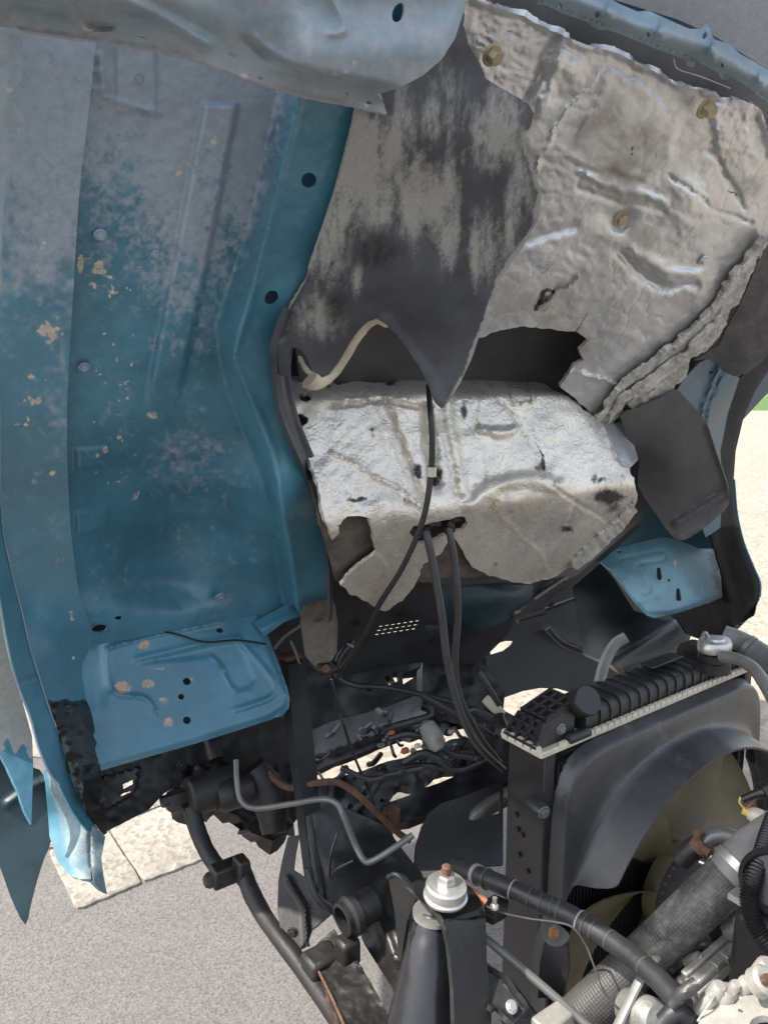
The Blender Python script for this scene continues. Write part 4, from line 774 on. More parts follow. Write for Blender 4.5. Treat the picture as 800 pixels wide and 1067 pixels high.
line("vacuum_hose", [(368, 668, 1.6), (354, 685, 1.58), (352, 704, 1.58), (370, 714, 1.58), (400, 716, 1.6), (440, 724, 1.62), (480, 735, 1.62), (518, 757, 1.6)], 3.3, M['hose_black'], "slim black hose curving across the dark gap under the cab front", "hose")
line("wire", [(345, 708, 1.5), (355, 745, 1.5), (366, 780, 1.5), (374, 800, 1.5), (392, 845, 1.5)], 1.7, M['black'], "thin dangling dark wire with a knot beside the upright stay", "wire", n=6, wob=.4)
line("wire", [(362, 671, 1.48), (370, 674, 1.48), (374, 668, 1.48)], 1.2, M['zinc'], "short bent bright wire end below the floor beam", "wire", n=6)

# ------------------------------------------------------------------ chassis and dark parts below
ch_ = thing("truck_chassis", P(400., 830., 1.6), "black truck chassis frame with cross members under the tilted cab", "truck chassis")
def csheet(name, o, d, mt, parent=ch_, **k): return sheet(name, o, d if callable(d) else tps(d), mt, parent, **k)
NT = lambda x, y: (.5*(fbm(x/14, y/14, 9)-.4), .5*(fbm(x/18, y/18, 19)-.25), 0*x)
csheet("cross_member", [(300, 772), (345, 752), (400, 738), (440, 722), (500, 712), (520, 730), (500, 752), (440, 762), (404, 773), (394, 777), (370, 787), (345, 796), (323, 806), (310, 810)], [(300, 790, 1.75), (440, 740, 1.85), (520, 725, 1.95), (400, 780, 1.72)], M['grimy'], res=4, thick=.012, relief=lambda x, y: .03*(fbm(x/22, y/22, 3)-.5)+bead(x, y, [(320, 790), (400, 762), (450, 745)], 8, .02), paint=NT)
csheet("cross_member", [(320, 812), (339, 813), (378, 803), (404, 793), (440, 786), (470, 770), (532, 764), (534, 800), (535, 812), (500, 826), (470, 838), (440, 850), (400, 862), (382, 880), (340, 870), (322, 850)], [(326, 822, 1.60), (400, 805, 1.66), (530, 770, 1.70), (470, 840, 1.55), (382, 880, 1.45)], M['black'], res=3.5, thick=.02,
       holes=[[(405, 836), (406.5, 826), (411, 820), (418, 817.5), (425, 820), (428, 828)], [(442, 821), (444, 811), (450, 805), (460, 802), (472, 802), (473, 809), (458, 815.5)], disc(370, 810.5, 2, 2), disc(398, 834, 2, 2), disc(365, 841, 3, 4, rot=.5), disc(380, 842, 3, 4, rot=.5)], relief=lambda x, y: .02*(fbm(x/25, y/25, 3)-.5), paint=NT)
csheet("inner_rail", [(322, 850), (345, 835), (400, 860), (415, 880), (435, 905), (445, 925), (432, 980), (416, 1047), (409, 1030), (380, 985), (372, 966), (352, 966), (340, 940), (318, 900)], [(330, 850, 1.30), (400, 870, 1.28), (440, 920, 1.12), (416, 1045, 1.05), (380, 985, 1.12), (345, 940, 1.22)], M['black'], res=4, thick=.01, relief=lambda x, y: bead(x, y, [(402, 900), (385, 935), (412, 1000)], 10, .010)+.006*(fbm(x/25, y/25, 3)-.5),
       paint=lambda x, y: (.42*sst(374, 392, x-(y-960)*.18)*sst(925, 955, y)*sst(440, 415, x), 0*x, 0*x))  # pale area paints in the sunlit face of the rail
m = MB(); p = P(372., 950., 1.10); ax = np.array([-.75, -.55, -.05]); m.lathe(p-ax*.03, ax, [(.024, 0), (.024, .03), (.029, .032), (.029, .042), (.023, .046), (.023, .054), (.0185, .055), (.0185, .01)], 24); m.build("pipe_stub", M['black_dusty'], ch_)
csheet("gusset_plate", [(432, 906), (434, 880), (440, 860), (448, 846), (460, 837), (480, 831), (505, 821), (524, 812), (524, 901), (480, 904)], [(432, 906, 1.16), (448, 846, 1.26), (524, 812, 1.34), (524, 901, 1.24)], M['black'], res=3, thick=.006, holes=[[(488, 853), (490, 846), (496, 839), (505, 832), (521, 824), (521, 847), (505, 851), (492, 855)]], paint=lambda x, y: (0*x-.1, .35*bead(x, y, [(434, 880), (448, 846), (480, 831), (524, 812)], 2, 1), 0*x))
m = MB(); m.ptube([(488, 862, 1.42), (500, 846, 1.42), (524, 832, 1.44), (545, 822, 1.44)], 9, n=10); m.build("sleeve", M['pipe'], ch_)
# dark panel and running gear behind the left step plate
csheet("splash_panel", [(78, 800), (104, 796), (200, 762), (302, 728), (318, 760), (300, 790), (262, 806), (226, 790), (190, 798), (188, 818), (172, 826), (155, 844), (132, 855), (112, 866), (100, 862), (86, 835)], [(90, 820, 1.30), (200, 780, 1.42), (310, 750, 1.55), (112, 866, 1.27), (260, 806, 1.5)], M['black_dusty'], res=3.5, thick=.004, relief=lambda x, y: .02*(fbm(x/20, y/20, 3)-.5)+.02*inside(x, y, [(102, 812), (146, 800), (140, 826), (105, 848)]), holes=[[(128, 817), (140, 812), (141, 816), (129, 822)], [(126, 827), (139, 822), (138, 827), (127, 832)]],
       paint=lambda x, y: (.35*inside(x, y, [(102, 812), (146, 800), (140, 826), (105, 848)])+.0*x, 0*x, .5*sst(108, 100, x)))
csheet("steering_mount", [(183, 795), (210, 786), (262, 775), (300, 752), (320, 800), (312, 850), (300, 866), (284, 876), (262, 868), (248, 850), (236, 846), (214, 842), (200, 850), (190, 842), (182, 825)], [(185, 815, 1.42), (260, 790, 1.55), (315, 800, 1.60), (270, 870, 1.48), (200, 848, 1.38)], M['grimy'], res=3.5, thick=.03, relief=lambda x, y: .05*(fbm(x/26, y/26, 31)-.5)+.02*(ridged(x/14, y/14, 4)-.5), paint=NT)
m = MB(); m.lathe(P(212., 826., 1.36), RT, [(.030, -.03), (.034, -.025), (.034, .055), (.030, .06)], 20); m.build("bushing", M['black_dusty'], ch_)
m = MB(); m.lathe(P(236., 828., 1.36), RT, [(.020, -.02), (.028, -.01), (.030, .03), (.024, .045)], 18); m.build("bushing_core", M['grimy'], ch_)
m = MB(); m.lathe(P(180., 835., 1.34), RT, [(.012, -.012), (.018, -.006), (.018, .02), (.014, .03)], 6); m.lathe(P(174., 834., 1.33), RT, [(.01, -.01), (.01, .02)], 6); m.build("bushing_nut", M['grimy'], ch_)
m = MB(); m.ptube([(262, 800, 1.42), (280, 830, 1.42), (285, 868, 1.40)], [16, 20, 12], n=14, wob=.12); m.ptube([(225, 792, 1.40), (219, 770, 1.42)], 9, n=10, wob=.1); m.build("gearbox_lump", M['grimy'], ch_)
bolt("plate_bolt", 190, 798, 1.38, 4, M['grimy'], ch_, axis=-FW)
# extra dark members added behind, filling the bright gaps with shade
csheet("added_front_member", [(300, 690), (345, 660), (400, 690), (440, 690), (446, 716), (400, 735), (345, 752), (310, 770)], [(300, 720, 1.95), (440, 700, 2.05), (345, 752, 1.9)], M['dark'], res=5, thick=.03, relief=lambda x, y: .04*(fbm(x/25, y/25, 3)-.5), holes=[disc(386, 713, 2.2, 2), disc(385, 719, 3, 1.6), [(400, 706), (405, 703), (411, 711), (406, 714)], [(407, 702), (413, 700), (416, 708), (412, 711)], [(419, 701), (444, 693), (442, 699), (434, 704), (420, 713)]], paint=NT)
csheet("added_dark_member", [(440, 690), (505, 682), (508, 700), (526, 722), (524, 740), (548, 752), (532, 790), (500, 760), (460, 750), (440, 735)], [(440, 700, 1.85), (505, 700, 1.9), (532, 780, 1.8)], M['grimy'], res=4, thick=.02, relief=lambda x, y: .05*(fbm(x/18, y/18, 3)-.5), paint=NT)

stay = thing("cab_stay", P(335., 945., 1.12), "upright black channel stay propping the cab beside the left step plate", "cab stay")
def chan(pts, w, dp, mt, name, parent):
    """channel section: two flanges and a web swept along pts (x, y, depth)"""
    a = smooth(np.array(pts, float), 5); c = P(a[:, 0], a[:, 1], a[:, 2]); wr = np.interp(np.linspace(0, 1, len(c)), np.linspace(0, 1, len(w)), w)*a[:, 2]/FPX
    prof = [(-1, 0), (-1, -1), (1, -1), (1, 0), (.82, 0), (.82, -.72), (-.82, -.72), (-.82, 0)]
    V = []; Fc = []; n = len(prof)
    for i in range(len(c)):
        for u, v in prof: V.append(c[i]+RT*u*wr[i]/2+(FW*v+0*RT)*dp)
    for i in range(len(c)-1):
        for k in range(n): Fc.append([i*n+k, i*n+(k+1) % n, (i+1)*n+(k+1) % n, (i+1)*n+k])
    Fc += [list(range(n))[::-1], [(len(c)-1)*n+k for k in range(n)]]
    return mkobj(name, V, Fc, mt, parent, ang=30)
chan([(301, 686, 1.52), (308, 760, 1.45), (316, 830, 1.36), (322, 880, 1.30), (332, 940, 1.24)], [19, 22, 20, 20, 24], .03, M['black_dusty'], "channel", stay)
m = MB(); m.ptube([(322, 850, 1.25), (326, 880, 1.23), (336, 940, 1.20)], [3.5, 4.5, 5], n=8, wob=.2); m.build("edge_bar", M['black_dusty'], stay)
csheet("bracket", [(300, 872), (312, 870), (308, 890), (306, 906), (320, 915), (336, 935), (347, 944), (345, 952), (326, 968), (320, 986), (308, 990), (294, 978), (289, 950), (290, 918), (294, 896)], [(300, 872, 1.24), (345, 945, 1.18), (308, 990, 1.14), (289, 930, 1.2)], M['black_dusty'], parent=stay, res=3, thick=.006, relief=lambda x, y: bead(x, y, [(300, 915), (318, 945), (320, 985)], 4, .012), paint=lambda x, y: (.1+0*x, .2*fbm(x/12, y/12, 3), 0*x))
m = MB(); m.ptube([(319, 905, 1.16), (330, 935, 1.15), (346, 950, 1.15), (344, 940, 1.16)], 3, n=8); m.build("saddle", M['black'], stay)
bolt("bracket_bolt", 305, 972, 1.13, 4, M['grimy'], stay, axis=-FW*.7-RT*.7)
m = MB(); m.box(P(301., 684., 1.535), (.040, .034, .010)); m.build("top_block", M['rusty'], stay, bevel=.002)
m = MB(); m.ptube([(286, 676, 1.50), (297, 663, 1.50), (313, 652, 1.50)], 1.8, n=8); m.ptube([(303, 668, 1.50), (308, 680, 1.50), (312, 692, 1.50)], 1.5, n=6); m.build("hook_rod", M['pipe'], stay)
m = MB(); m.ptube([(325, 690, 1.45), (332, 696, 1.44), (342, 698, 1.44), (350, 694, 1.45)], 7, n=10, wob=.3); m.build("pivot", M['grimy'], stay)
bolt("pivot_bolt", 340, 697, 1.41, 3, M['rusty'], stay, axis=-FW)

bar = thing("stabilizer_bar", P(250., 920., 1.2), "bent black stabilizer bar reaching over the asphalt in the lower left", "stabilizer bar")
m = MB(); m.ptube([(199, 842, 1.34), (205, 862, 1.33), (214, 884, 1.31), (226, 902, 1.29), (240, 912, 1.28)], [9, 9, 8.5, 8.5, 8.5], n=12, wob=.06); m.build("link", M['black_dusty'], bar)
m = MB(); m.ptube([(252, 904, 1.27), (262, 930, 1.24), (276, 956, 1.20), (292, 978, 1.16), (316, 1010, 1.11), (352, 1062, 1.03), (372, 1092, .98)], [8.5, 9.5, 9, 9.5, 10, 11], n=14, wob=.05); m.build("rod", M['black_dusty'], bar)
m = MB(); m.box(P(238., 908., 1.275), (.062, .034, .032), taper=.9); m.box(P(252., 906., 1.262), (.024, .036, .042), taper=.85); m.build("clamp", M['grimy'], bar, bevel=.004)
m = MB(); m.lathe(P(224., 915., 1.27), RT*-1, [(.013, 0), (.013, .012), (.009, .018)], 6); m.build("clamp_bolt", M['grimy'], bar)
spg = thing("leaf_spring", P(370., 1020., 1.0), "oily black leaf spring with rusty leaf edges at the bottom", "leaf spring")
for k in range(3):
    o_ = .010*k
    csheet("leaf", [(322+k*3, 992+k*2), (334, 980), (347, 968), (358, 982), (372, 1000), (392, 1034), (424, 1092), (366-k*3, 1092), (346-k*3, 1046)], [(322, 992, 1.12+o_), (347, 968, 1.14+o_), (372, 1000, 1.08+o_), (424, 1092, .94+o_), (366, 1092, .94+o_)], M['grimy'] if k == 0 else M['rusty'], parent=spg, res=2.5, thick=.007, relief=lambda x, y: .007*(fbm(x/7, y/7, 3)-.5), paint=lambda x, y: (.5*(fbm(x/4, y/4, 8)-.45), 0*x, .5+0*x))
m = MB(); m.ptube([(332, 1012, 1.075), (346, 1040, 1.02), (366, 1085, .95)], 1.5, n=6); m.build("rusty_edge", M['rusty'], spg)
m = MB(); m.box(P(335., 1002., 1.10), (.05, .04, .03)); m.box(P(362., 990., 1.09), (.03, .03, .04)); m.build("spring_clip", M['grimy'], spg, bevel=.006)

line("steel_pipe", [(246, 792, 1.36), (247, 815, 1.34), (251, 834, 1.33), (266, 842, 1.32), (300, 838, 1.30), (332, 833, 1.27), (349, 836, 1.26), (358, 850, 1.25), (370, 880, 1.20), (379, 896, 1.18), (388, 897, 1.17), (410, 884, 1.17), (430, 870, 1.18)], 3.0, M['pipe'], "grey steel pipe bent in a zigzag behind the upright stay", "pipe", sub=7, n=10)
line("brake_pipe", [(274, 800, 1.42), (288, 814, 1.4), (304, 821, 1.38), (330, 816, 1.36), (350, 815, 1.36), (368, 824, 1.36), (392, 846, 1.37), (415, 868, 1.38), (428, 876, 1.38)], 3.4, M['rusty'], "rusty brown pipe crossing above the grey zigzag pipe", "pipe", n=8)
m = MB(); m.box(P(408., 852., 1.39), (.026, .02, .04)); m.box(P(404., 868., 1.39), (.012, .02, .03)); tag(m.build("pipe_bracket", M['rusty'], None, bevel=.003), "small rusty bracket holding the brown pipe end", "bracket")
line("brake_hose", [(352, 868, 1.2), (345, 890, 1.19), (344, 915, 1.19), (352, 905, 1.18), (368, 897, 1.18)], 1.6, M['black'], "thin black looped line below the grey zigzag pipe", "hose", n=6)

# wiring in the dark centre
hn = thing("wiring_harness", P(450., 770., 1.5), "tangled black wiring harness with small coloured connectors left of the radiator", "wiring")
runs = [[(395, 815), (420, 800), (450, 798), (480, 802), (505, 792), (530, 780)], [(400, 760), (430, 752), (450, 745), (452, 735)], [(405, 770), (425, 765), (445, 770), (470, 785), (500, 790)], [(355, 800), (385, 812), (410, 806), (440, 800)],
        [(440, 725), (470, 742), (500, 760), (520, 772)], [(465, 795), (480, 785), (488, 783)], [(385, 830), (395, 815), (402, 800)], [(420, 795), (440, 785), (455, 790), (470, 800)], [(370, 845), (385, 830), (392, 812)], [(498, 700), (508, 715), (520, 735)], [(480, 745), (495, 740), (512, 750)]]
m = MB()
for i, r in enumerate(runs): m.ptube([(x, y, 1.50+.05*math.sin(i*1.7)) for x, y in r], [3.2, 4.2, 3.6][i % 3], n=8, wob=.12)
m.build("loom", M['hose_black'], hn)
m = MB(); m.lathe(P(450., 766., 1.46), np.array([.4, -.5, -.6]), [(.004, -.03), (.016, -.022), (.020, 0), (.018, .02), (.01, .03)], 14); m.build("switch", M['hose'], hn)
for x, y, s, k in ((422, 782, .016, 'red'), (408, 763, .012, 'red'), (435, 777, .013, 'beige'), (470, 762, .013, 'white_metal'), (458, 772, .010, 'orange'), (474, 775, .010, 'pipe'), (418, 803, .014, 'cable'), (497, 790, .012, 'cable'), (397, 800, .02, 'black'), (400, 771, .008, 'pipe')):
    m = MB(); m.box(P(float(x), float(y), 1.43), (s*1.0, s*.7, s*.6), taper=.8); m.build("connector", M[k], hn, bevel=.002)
m = MB(); m.ptube([(505, 728, 1.56), (516, 738, 1.55), (524, 744, 1.55)], [5, 5.5, 4], n=10); m.build("pale_sleeve", M['beige'], hn)
m = MB(); m.ptube([(518, 745, 1.5), (524, 765, 1.5), (520, 785, 1.48)], [6, 9, 7], n=10, wob=.4); m.build("rusty_bracket", M['grimy'], hn)
for i in range(54):
    x = (330+rng.random()*195) if i < 26 else 405+rng.random()*120; y = 745+rng.random()*75-(x-330)*.12 if i < 26 else 735+rng.random()*55
    m = MB(); a = rng.random()*3.1; L = 8+rng.random()*16
    m.ptube([(x, y, 1.62+.1*rng.random()), (x+L*math.cos(a)*.6, y+L*math.sin(a)*.4+3, 1.6), (x+L*math.cos(a), y+L*math.sin(a)*.7, 1.62)], 1.3+rng.random()*2.5, n=7); m.build("lead", M[('cable', 'grimy', 'hose_black', 'grimy', 'pipe')[i % 5] if i > 26 else ('cable' if i % 3 else 'grimy')], hn)

# right rear dark duct and hose seen under the right plate
du = csheet("air_duct", [(596, 612), (626, 586), (640, 604), (660, 636), (690, 646), (712, 645), (717, 652), (712, 664), (694, 682), (668, 697), (648, 697), (630, 690), (606, 680)], [(596, 612, 2.25), (640, 600, 2.25), (712, 645, 2.2), (660, 697, 2.05), (606, 680, 2.2)], M['black'], parent=None, res=3, thick=.03, relief=lambda x, y: .06*sst(-6, 3, (y-646)-(712-x)*.62)+.02*sst(8, 0, pdist(x, y, [(648, 697), (694, 682), (712, 664), (717, 652)])), paint=lambda x, y: (.8*sst(-2, 6, (y-640)-(712-x)*.66), .3*sst(-2, 3, (y-652)-(712-x)*.62), 0*x))
tag(du, "black air duct with a dusty brown lip under the right step plate", "duct")
line("bleed_hose", [(652, 664, 2.0), (640, 672, 2.0), (630, 690, 1.98), (624, 712, 1.95)], 6, M['hose'], "short pale grey hose behind the radiator top tank", "hose")
line("dark_hose", [(570, 655, 2.3), (585, 670, 2.3), (610, 680, 2.3), (640, 684, 2.3)], 3, M['hose_black'], "dark hose looping in the shade behind the radiator", "hose")

# ------------------------------------------------------------------ radiator, built square to the truck
RR = np.array([math.cos(math.radians(36)), math.sin(math.radians(36)), 0]); RF = np.array([-RR[1], RR[0], 0])
Q0 = P(569., 790., 1.235)                     # rear upper left corner of the core
rad = thing("radiator", Q0-ZZ*.55, "black radiator with plastic top tank and moulded fan shroud", "radiator")
def rp3(a, b, c): return Q0+RR*a+RF*b+ZZ*c     # right, forwards, up
RW, RTk = .60, .085
ax3 = (RR, RF, ZZ)
m = MB(); m.box(rp3(.012, RTk/2, -.27), (.024, RTk, .56), ax3); m.build("side_plate", M['plastic'], rad, bevel=.004)
m = MB(); m.box(rp3(RW+.012, RTk/2, -.27), (.024, RTk, .56), ax3); m.build("side_plate", M['plastic'], rad, bevel=.004)
m = MB()
m.box(rp3(RW/2, RTk/2+.004, -.28), (RW-.05, RTk-.02, .52), ax3)
for k in range(60): m.box(rp3(.03+k*(RW-.06)/59, .005, -.28), (.003, .012, .52), ax3)
m.build("core", M['black_dusty'], rad)
for k, (c, z) in enumerate(((.03, -.10), (.045, -.16), (.055, -.155), (.05, -.20), (.03, -.22), (.06, -.13))):
    m = MB(); m.lathe(rp3(-.001, c, z), -RR, [(.0045, -.002), (.0045, .003)], 8); m.build("rivet", M['black'] if k else M['zinc'], rad)
# crimped header strip
m = MB(); m.box(rp3(RW/2, RTk/2, .008), (RW+.03, RTk+.006, .010), ax3); m.build("header", M['beige'], rad, bevel=.002)
for k in range(34): 
    m = MB(); m.box(rp3(.035+k*(RW-.05)/33, -.004, .0165), (.0145, .008, .008), ax3, taper=.85); o = m.build("crimp_tab", M['beige'], rad)
for k in range(5):
    m = MB(); m.box(rp3(-.014, .008+k*.0175, .0165), (.010, .014, .011), ax3, taper=.75); m.build("crimp_tab", M['beige'], rad)
# top tank: extruded rounded profile with ribs
def tank(a0, a1, prof, name, mt, par=None):
    V = []; n = len(prof)
    for a in (a0, a1):
        for b, c in prof: V.append(rp3(a, b, c))
    Fc = [[k, (k+1) % n, n+(k+1) % n, n+k] for k in range(n)]+[list(range(n))[::-1], [n+k for k in range(n)]]
    return mkobj(name, V, Fc, mt, rad if par is None else par, ang=50)
def tprof(g, hgt=.039):
    out = []
    for q in np.linspace(0, math.pi, 15):
        cx = RTk/2-math.copysign(abs(math.cos(q))**.4, math.cos(q))*(RTk/2-.004+g); out.append((cx, .012+(hgt+g)*max(0, math.sin(q))**.4))
    return out+[(RTk+g-.004, .010), (.004-g, .010)]
tnk = tank(.10, RW+.005, tprof(0), "top_tank", M['plastic_tank'])
for k in range(13):
    a = .135+k*.0275; tank(a, a+.005, tprof(.003), "rib", M['plastic_tank'], tnk)
for k in range(3):
    a = .525+k*.022; tank(a, a+.005, tprof(.003), "rib", M['plastic_tank'], tnk)
tank(.485, .515, tprof(.009, .050), "tank_boss", M['plastic_tank'], tnk)
m = MB(); m.box(rp3(.37, .046, .066), (.10, .03, .004), ax3); m.build("tank_emblem_plate", M['plastic_tank'], rad, bevel=.002)
# grid-ribbed end cap
m = MB()
V = []; 
cs = lambda a, b, c: rp3(a, b, c)
pts = [cs(-.014, .006, .014), cs(.075, .006, .014), cs(.075, RTk-.006, .014), cs(-.014, RTk-.006, .014), cs(.012, .014, .050), cs(.085, .014, .068), cs(.085, RTk-.014, .068), cs(.012, RTk-.014, .050)]
m.add(pts, [[3, 2, 1, 0], [4, 5, 6, 7], [0, 1, 5, 4], [1, 2, 6, 5], [2, 3, 7, 6], [3, 0, 4, 7]]); ecap = m.build("end_cap", M['plastic_tank'], rad, bevel=.004)
def quadp(a, b, c, d, u, v): return (np.asarray(a)*(1-u)+np.asarray(b)*u)*(1-v)+(np.asarray(d)*(1-u)+np.asarray(c)*u)*v
for (i0, i1, i2, i3) in ((0, 4, 7, 3), (4, 5, 6, 7)):
    a, b, c, d = [np.array(pts[i]) for i in (i0, i1, i2, i3)]; nrm = np.cross(b-a, d-a); nrm /= np.linalg.norm(nrm)
    if nrm@(np.array(rp3(.04, RTk/2, .03))-a) > 0: nrm = -nrm
    for k in range(4):
        v = k/3*.92+.04
        for tt in (0, 1):
            if tt == 1 and k > 3: continue
            p0, p1 = (quadp(a, b, c, d, 0, v), quadp(a, b, c, d, 1, v)) if tt == 0 else (quadp(a, b, c, d, v, 0), quadp(a, b, c, d, v, 1))
            e = p1-p0; L = np.linalg.norm(e); e /= L; s = np.cross(nrm, e)
            m = MB(); m.box((p0+p1)/2+nrm*.003, (L, .005, .009), (e, s, nrm)); m.build("grid_rib", M['plastic_tank'], ecap)
m = MB(); m.lathe(rp3(.098, RTk/2-.01, .052), -RF*.75+ZZ*.5-RR*.15, [(.023, -.02), (.023, .026), (.0255, .027), (.0255, .044), (.0235, .047)], 20); m.build("inlet_neck", M['plastic_tank'], rad)
bolt("end_bolt", 585, 760, 1.215, 4, M['pipe'], rad, axis=-RF)
m = MB(); m.lathe(rp3(.095, -.004, .02), RR, [(.007, -.05), (.009, -.045), (.009, .0)], 10); m.build("drain_pin", M['plastic_tank'], rad)
# filler neck and pressure cap
cpz = P(743., 683., 1.50); 
m = MB(); m.lathe(cpz-ZZ*.03, ZZ, [(.034, 0), (.034, .02), (.030, .022), (.030, .036)], 20); m.build("filler_neck", M['plastic_tank'], rad)
m = MB(); V = []; Fc = []; n = 40
cc0 = P(744., 674., 1.49)
rings = [(1.0, -.006), (1.04, -.002), (1.03, .008), (.92, .014), (.60, .015), (.52, .019), (.20, .019)]
for s, h in rings:
    for k in range(n):
        q = 2*math.pi*k/n; r = .030*s*(1+(.30*abs(math.cos(q))**6 if s > .8 else 0)); V.append(cc0+RR*r*math.cos(q)+RF*r*math.sin(q)+ZZ*h)
for i in range(len(rings)-1):
    for k in range(n): Fc.append([i*n+k, i*n+(k+1) % n, (i+1)*n+(k+1) % n, (i+1)*n+k])
Fc += [list(range(n))[::-1], [(len(rings)-1)*n+k for k in range(n)]]
m.add(V, Fc); cc = m.build("pressure_cap", M['zinc'], rad)
m = MB(); m.ptube([(730, 668, 1.49), (734, 659, 1.49), (738, 666, 1.49)], [3, 4, 3], n=8, flat=.4); m.build("lever", M['zinc'], cc)
# shroud: flange on the core, funnel, cylindrical ring
ra, rb, rc = .345, -.078, -.41
RINGR = .35
def shroud():
    nq = 420; V = []; cols = []
    # outer rectangle of the shroud flange in (a, c)
    a0, a1, c0, c1 = .022, RW+.03, -.56, -.004
    for k in range(nq):
        q = 2*math.pi*k/nq; dx, dz = math.cos(q), math.sin(q)
        # hit of the direction with the rectangle
        cxm, czm = ra, rc
        tx = ((a1-cxm)/dx if dx > 0 else (a0-cxm)/dx) if abs(dx) > 1e-6 else 1e9
        tz = ((c1-czm)/dz if dz > 0 else (c0-czm)/dz) if abs(dz) > 1e-6 else 1e9
        # rounded rectangle: soft minimum
        tt = (abs(tx)**-9+abs(tz)**-9)**(-1/9)
        tt = max(tt, RINGR+.004)
        col = []; smin = .8*sst(2.48, 2.84, np.float64(q))*(1 if q < 5.0 else 0)
        for s, b, rnd in ((1.0, 0.0, 0), (1.0, -.012, 0), (.985, -.020, 0), (.95, -.0245, 0), (.90, -.026, 0), (.6, -.028, 0), (.34, -.030, 0), (.22, -.033, 0), (.17, -.039, 0), (.145, -.048, 0), (.11, -.062, 0), (.06, -.080, 0), (0, -.100, 0)):
            if s < smin: s, b = smin, float(np.interp(smin, [0, .06, .11, .145, .17, .22, .34, .6, .9], [-.10, -.08, -.062, -.048, -.039, -.033, -.030, -.028, -.026]))
            r = RINGR+(tt-RINGR)*s
            if s == 1.0 and b == 0: r += .006
            col.append(rp3(cxm+r*dx, b, czm+r*dz))
        cols.append(col)
    ns = len(cols[0])
    Vf = [p for c in cols for p in c]; nv = len(Vf)
    ctr = rp3(ra, -.10, rc)
    inner = []
    for k, c in enumerate(cols):
        q = 2*math.pi*k/nq; rad_ = RR*math.cos(q)+ZZ*math.sin(q)
        for i, p in enumerate(c): inner.append(np.array(p)+RF*(.004 if i < 8 else 0)-rad_*(.004 if i > 2 else .003))
    Fc = []
    for k in range(nq):
        k2 = (k+1) % nq
        for i in range(ns-1):
            Fc.append([k*ns+i, k2*ns+i, k2*ns+i+1, k*ns+i+1]); Fc.append([nv+k*ns+i+1, nv+k2*ns+i+1, nv+k2*ns+i, nv+k*ns+i])
        Fc.append([k*ns+ns-1, k2*ns+ns-1, nv+k2*ns+ns-1, nv+k*ns+ns-1])
    W_ = np.array(Vf+inner); hz = (W_-Q0)@ZZ; da = (W_-Q0)@RR
    wr = np.stack([.16*sst(-.30, -.05, hz)+.10*(fbm(da*26, hz*26, 5)-.4)+.09*sst(.45, .75, fbm(da*14, hz*30, 8))*sst(-.3, -.02, hz), 0*hz, 0*hz], -1)
    return mkobj("fan_shroud", W_, Fc, M['shroud'], rad, wear=wr, ang=60)
shroud()
for x, y, d in ((566, 847, 1.212), ):
    m = MB(); m.lathe(P(x, y, d), -RF-RR*.2, [(.015, -.03), (.013, .0), (.010, .004)], 14); m.build("shroud_lug", M['plastic'], rad); bolt("shroud_bolt", x+1, y, d-.012, 4.5, M['pipe'], rad, axis=-RF-RR*.2)
fan = thing("cooling_fan", rp3(ra, -.07, rc), "tan plastic cooling fan turning inside the shroud with a finned clutch hub", "cooling fan")
hub = rp3(.338, -.050, -.355)
for k in range(7):
    q0 = 2*math.pi*k/7+.35; V = []; Fc = []; ni, nj = 9, 8
    for side in (0, 1):
        for i in range(ni):
            r = .06+(.290-.06)*i/(ni-1); wdt = .50*(.75+.5*i/(ni-1))
            for j in range(nj):
                v = j/(nj-1)-.5; q = q0+v*wdt*1.25+.25*(i/(ni-1))**2
                b = .027+v*.040*(1.2-.4*i/(ni-1))+.010*(1-4*v*v)+(.004 if side else 0)
                V.append(hub+(RR*math.cos(q)+ZZ*math.sin(q))*r+RF*b)
    for s in (0, 1):
        for i in range(ni-1):
            for j in range(nj-1):
                f = [s*ni*nj+i*nj+j, s*ni*nj+i*nj+j+1, s*ni*nj+(i+1)*nj+j+1, s*ni*nj+(i+1)*nj+j]; Fc.append(f if s else f[::-1])
    bd = [j for j in range(nj)]+[i*nj+nj-1 for i in range(1, ni)]+[(ni-1)*nj+j for j in range(nj-2, -1, -1)]+[i*nj for i in range(ni-2, 0, -1)]
    for a, b in zip(bd, bd[1:]+bd[:1]): Fc.append([a, b, ni*nj+b, ni*nj+a])
    mkobj("blade", V, Fc, M['fan'], fan, ang=60)
m = MB(); m.lathe(hub, -RF, [(.082, -.03), (.084, .01), (.078, .02), (.06, .02)], 32); m.build("hub", M['fan'], fan)
m = MB(); m.lathe(hub, -RF, [(.084, .0), (.084, .030), (.079, .040), (.034, .044), (.030, .052)], 36); clu = m.build("clutch", M['clutch'], fan)
for k in range(22):
    q = 2*math.pi*k/22; e = RR*math.cos(q)+ZZ*math.sin(q); t = -RR*math.sin(q)+ZZ*math.cos(q)
    m = MB(); m.box(hub-RF*.050+e*.057, (.044, .0065, .022), (e, t, RF)); m.build("cooling_fin", M['grimy'], clu)
m = MB(); m.lathe(hub-RF*.052, -RF, [(.016, 0), (.016, .008), (.010, .010)], 16); m.build("hub_nut", M['rusty'], clu)

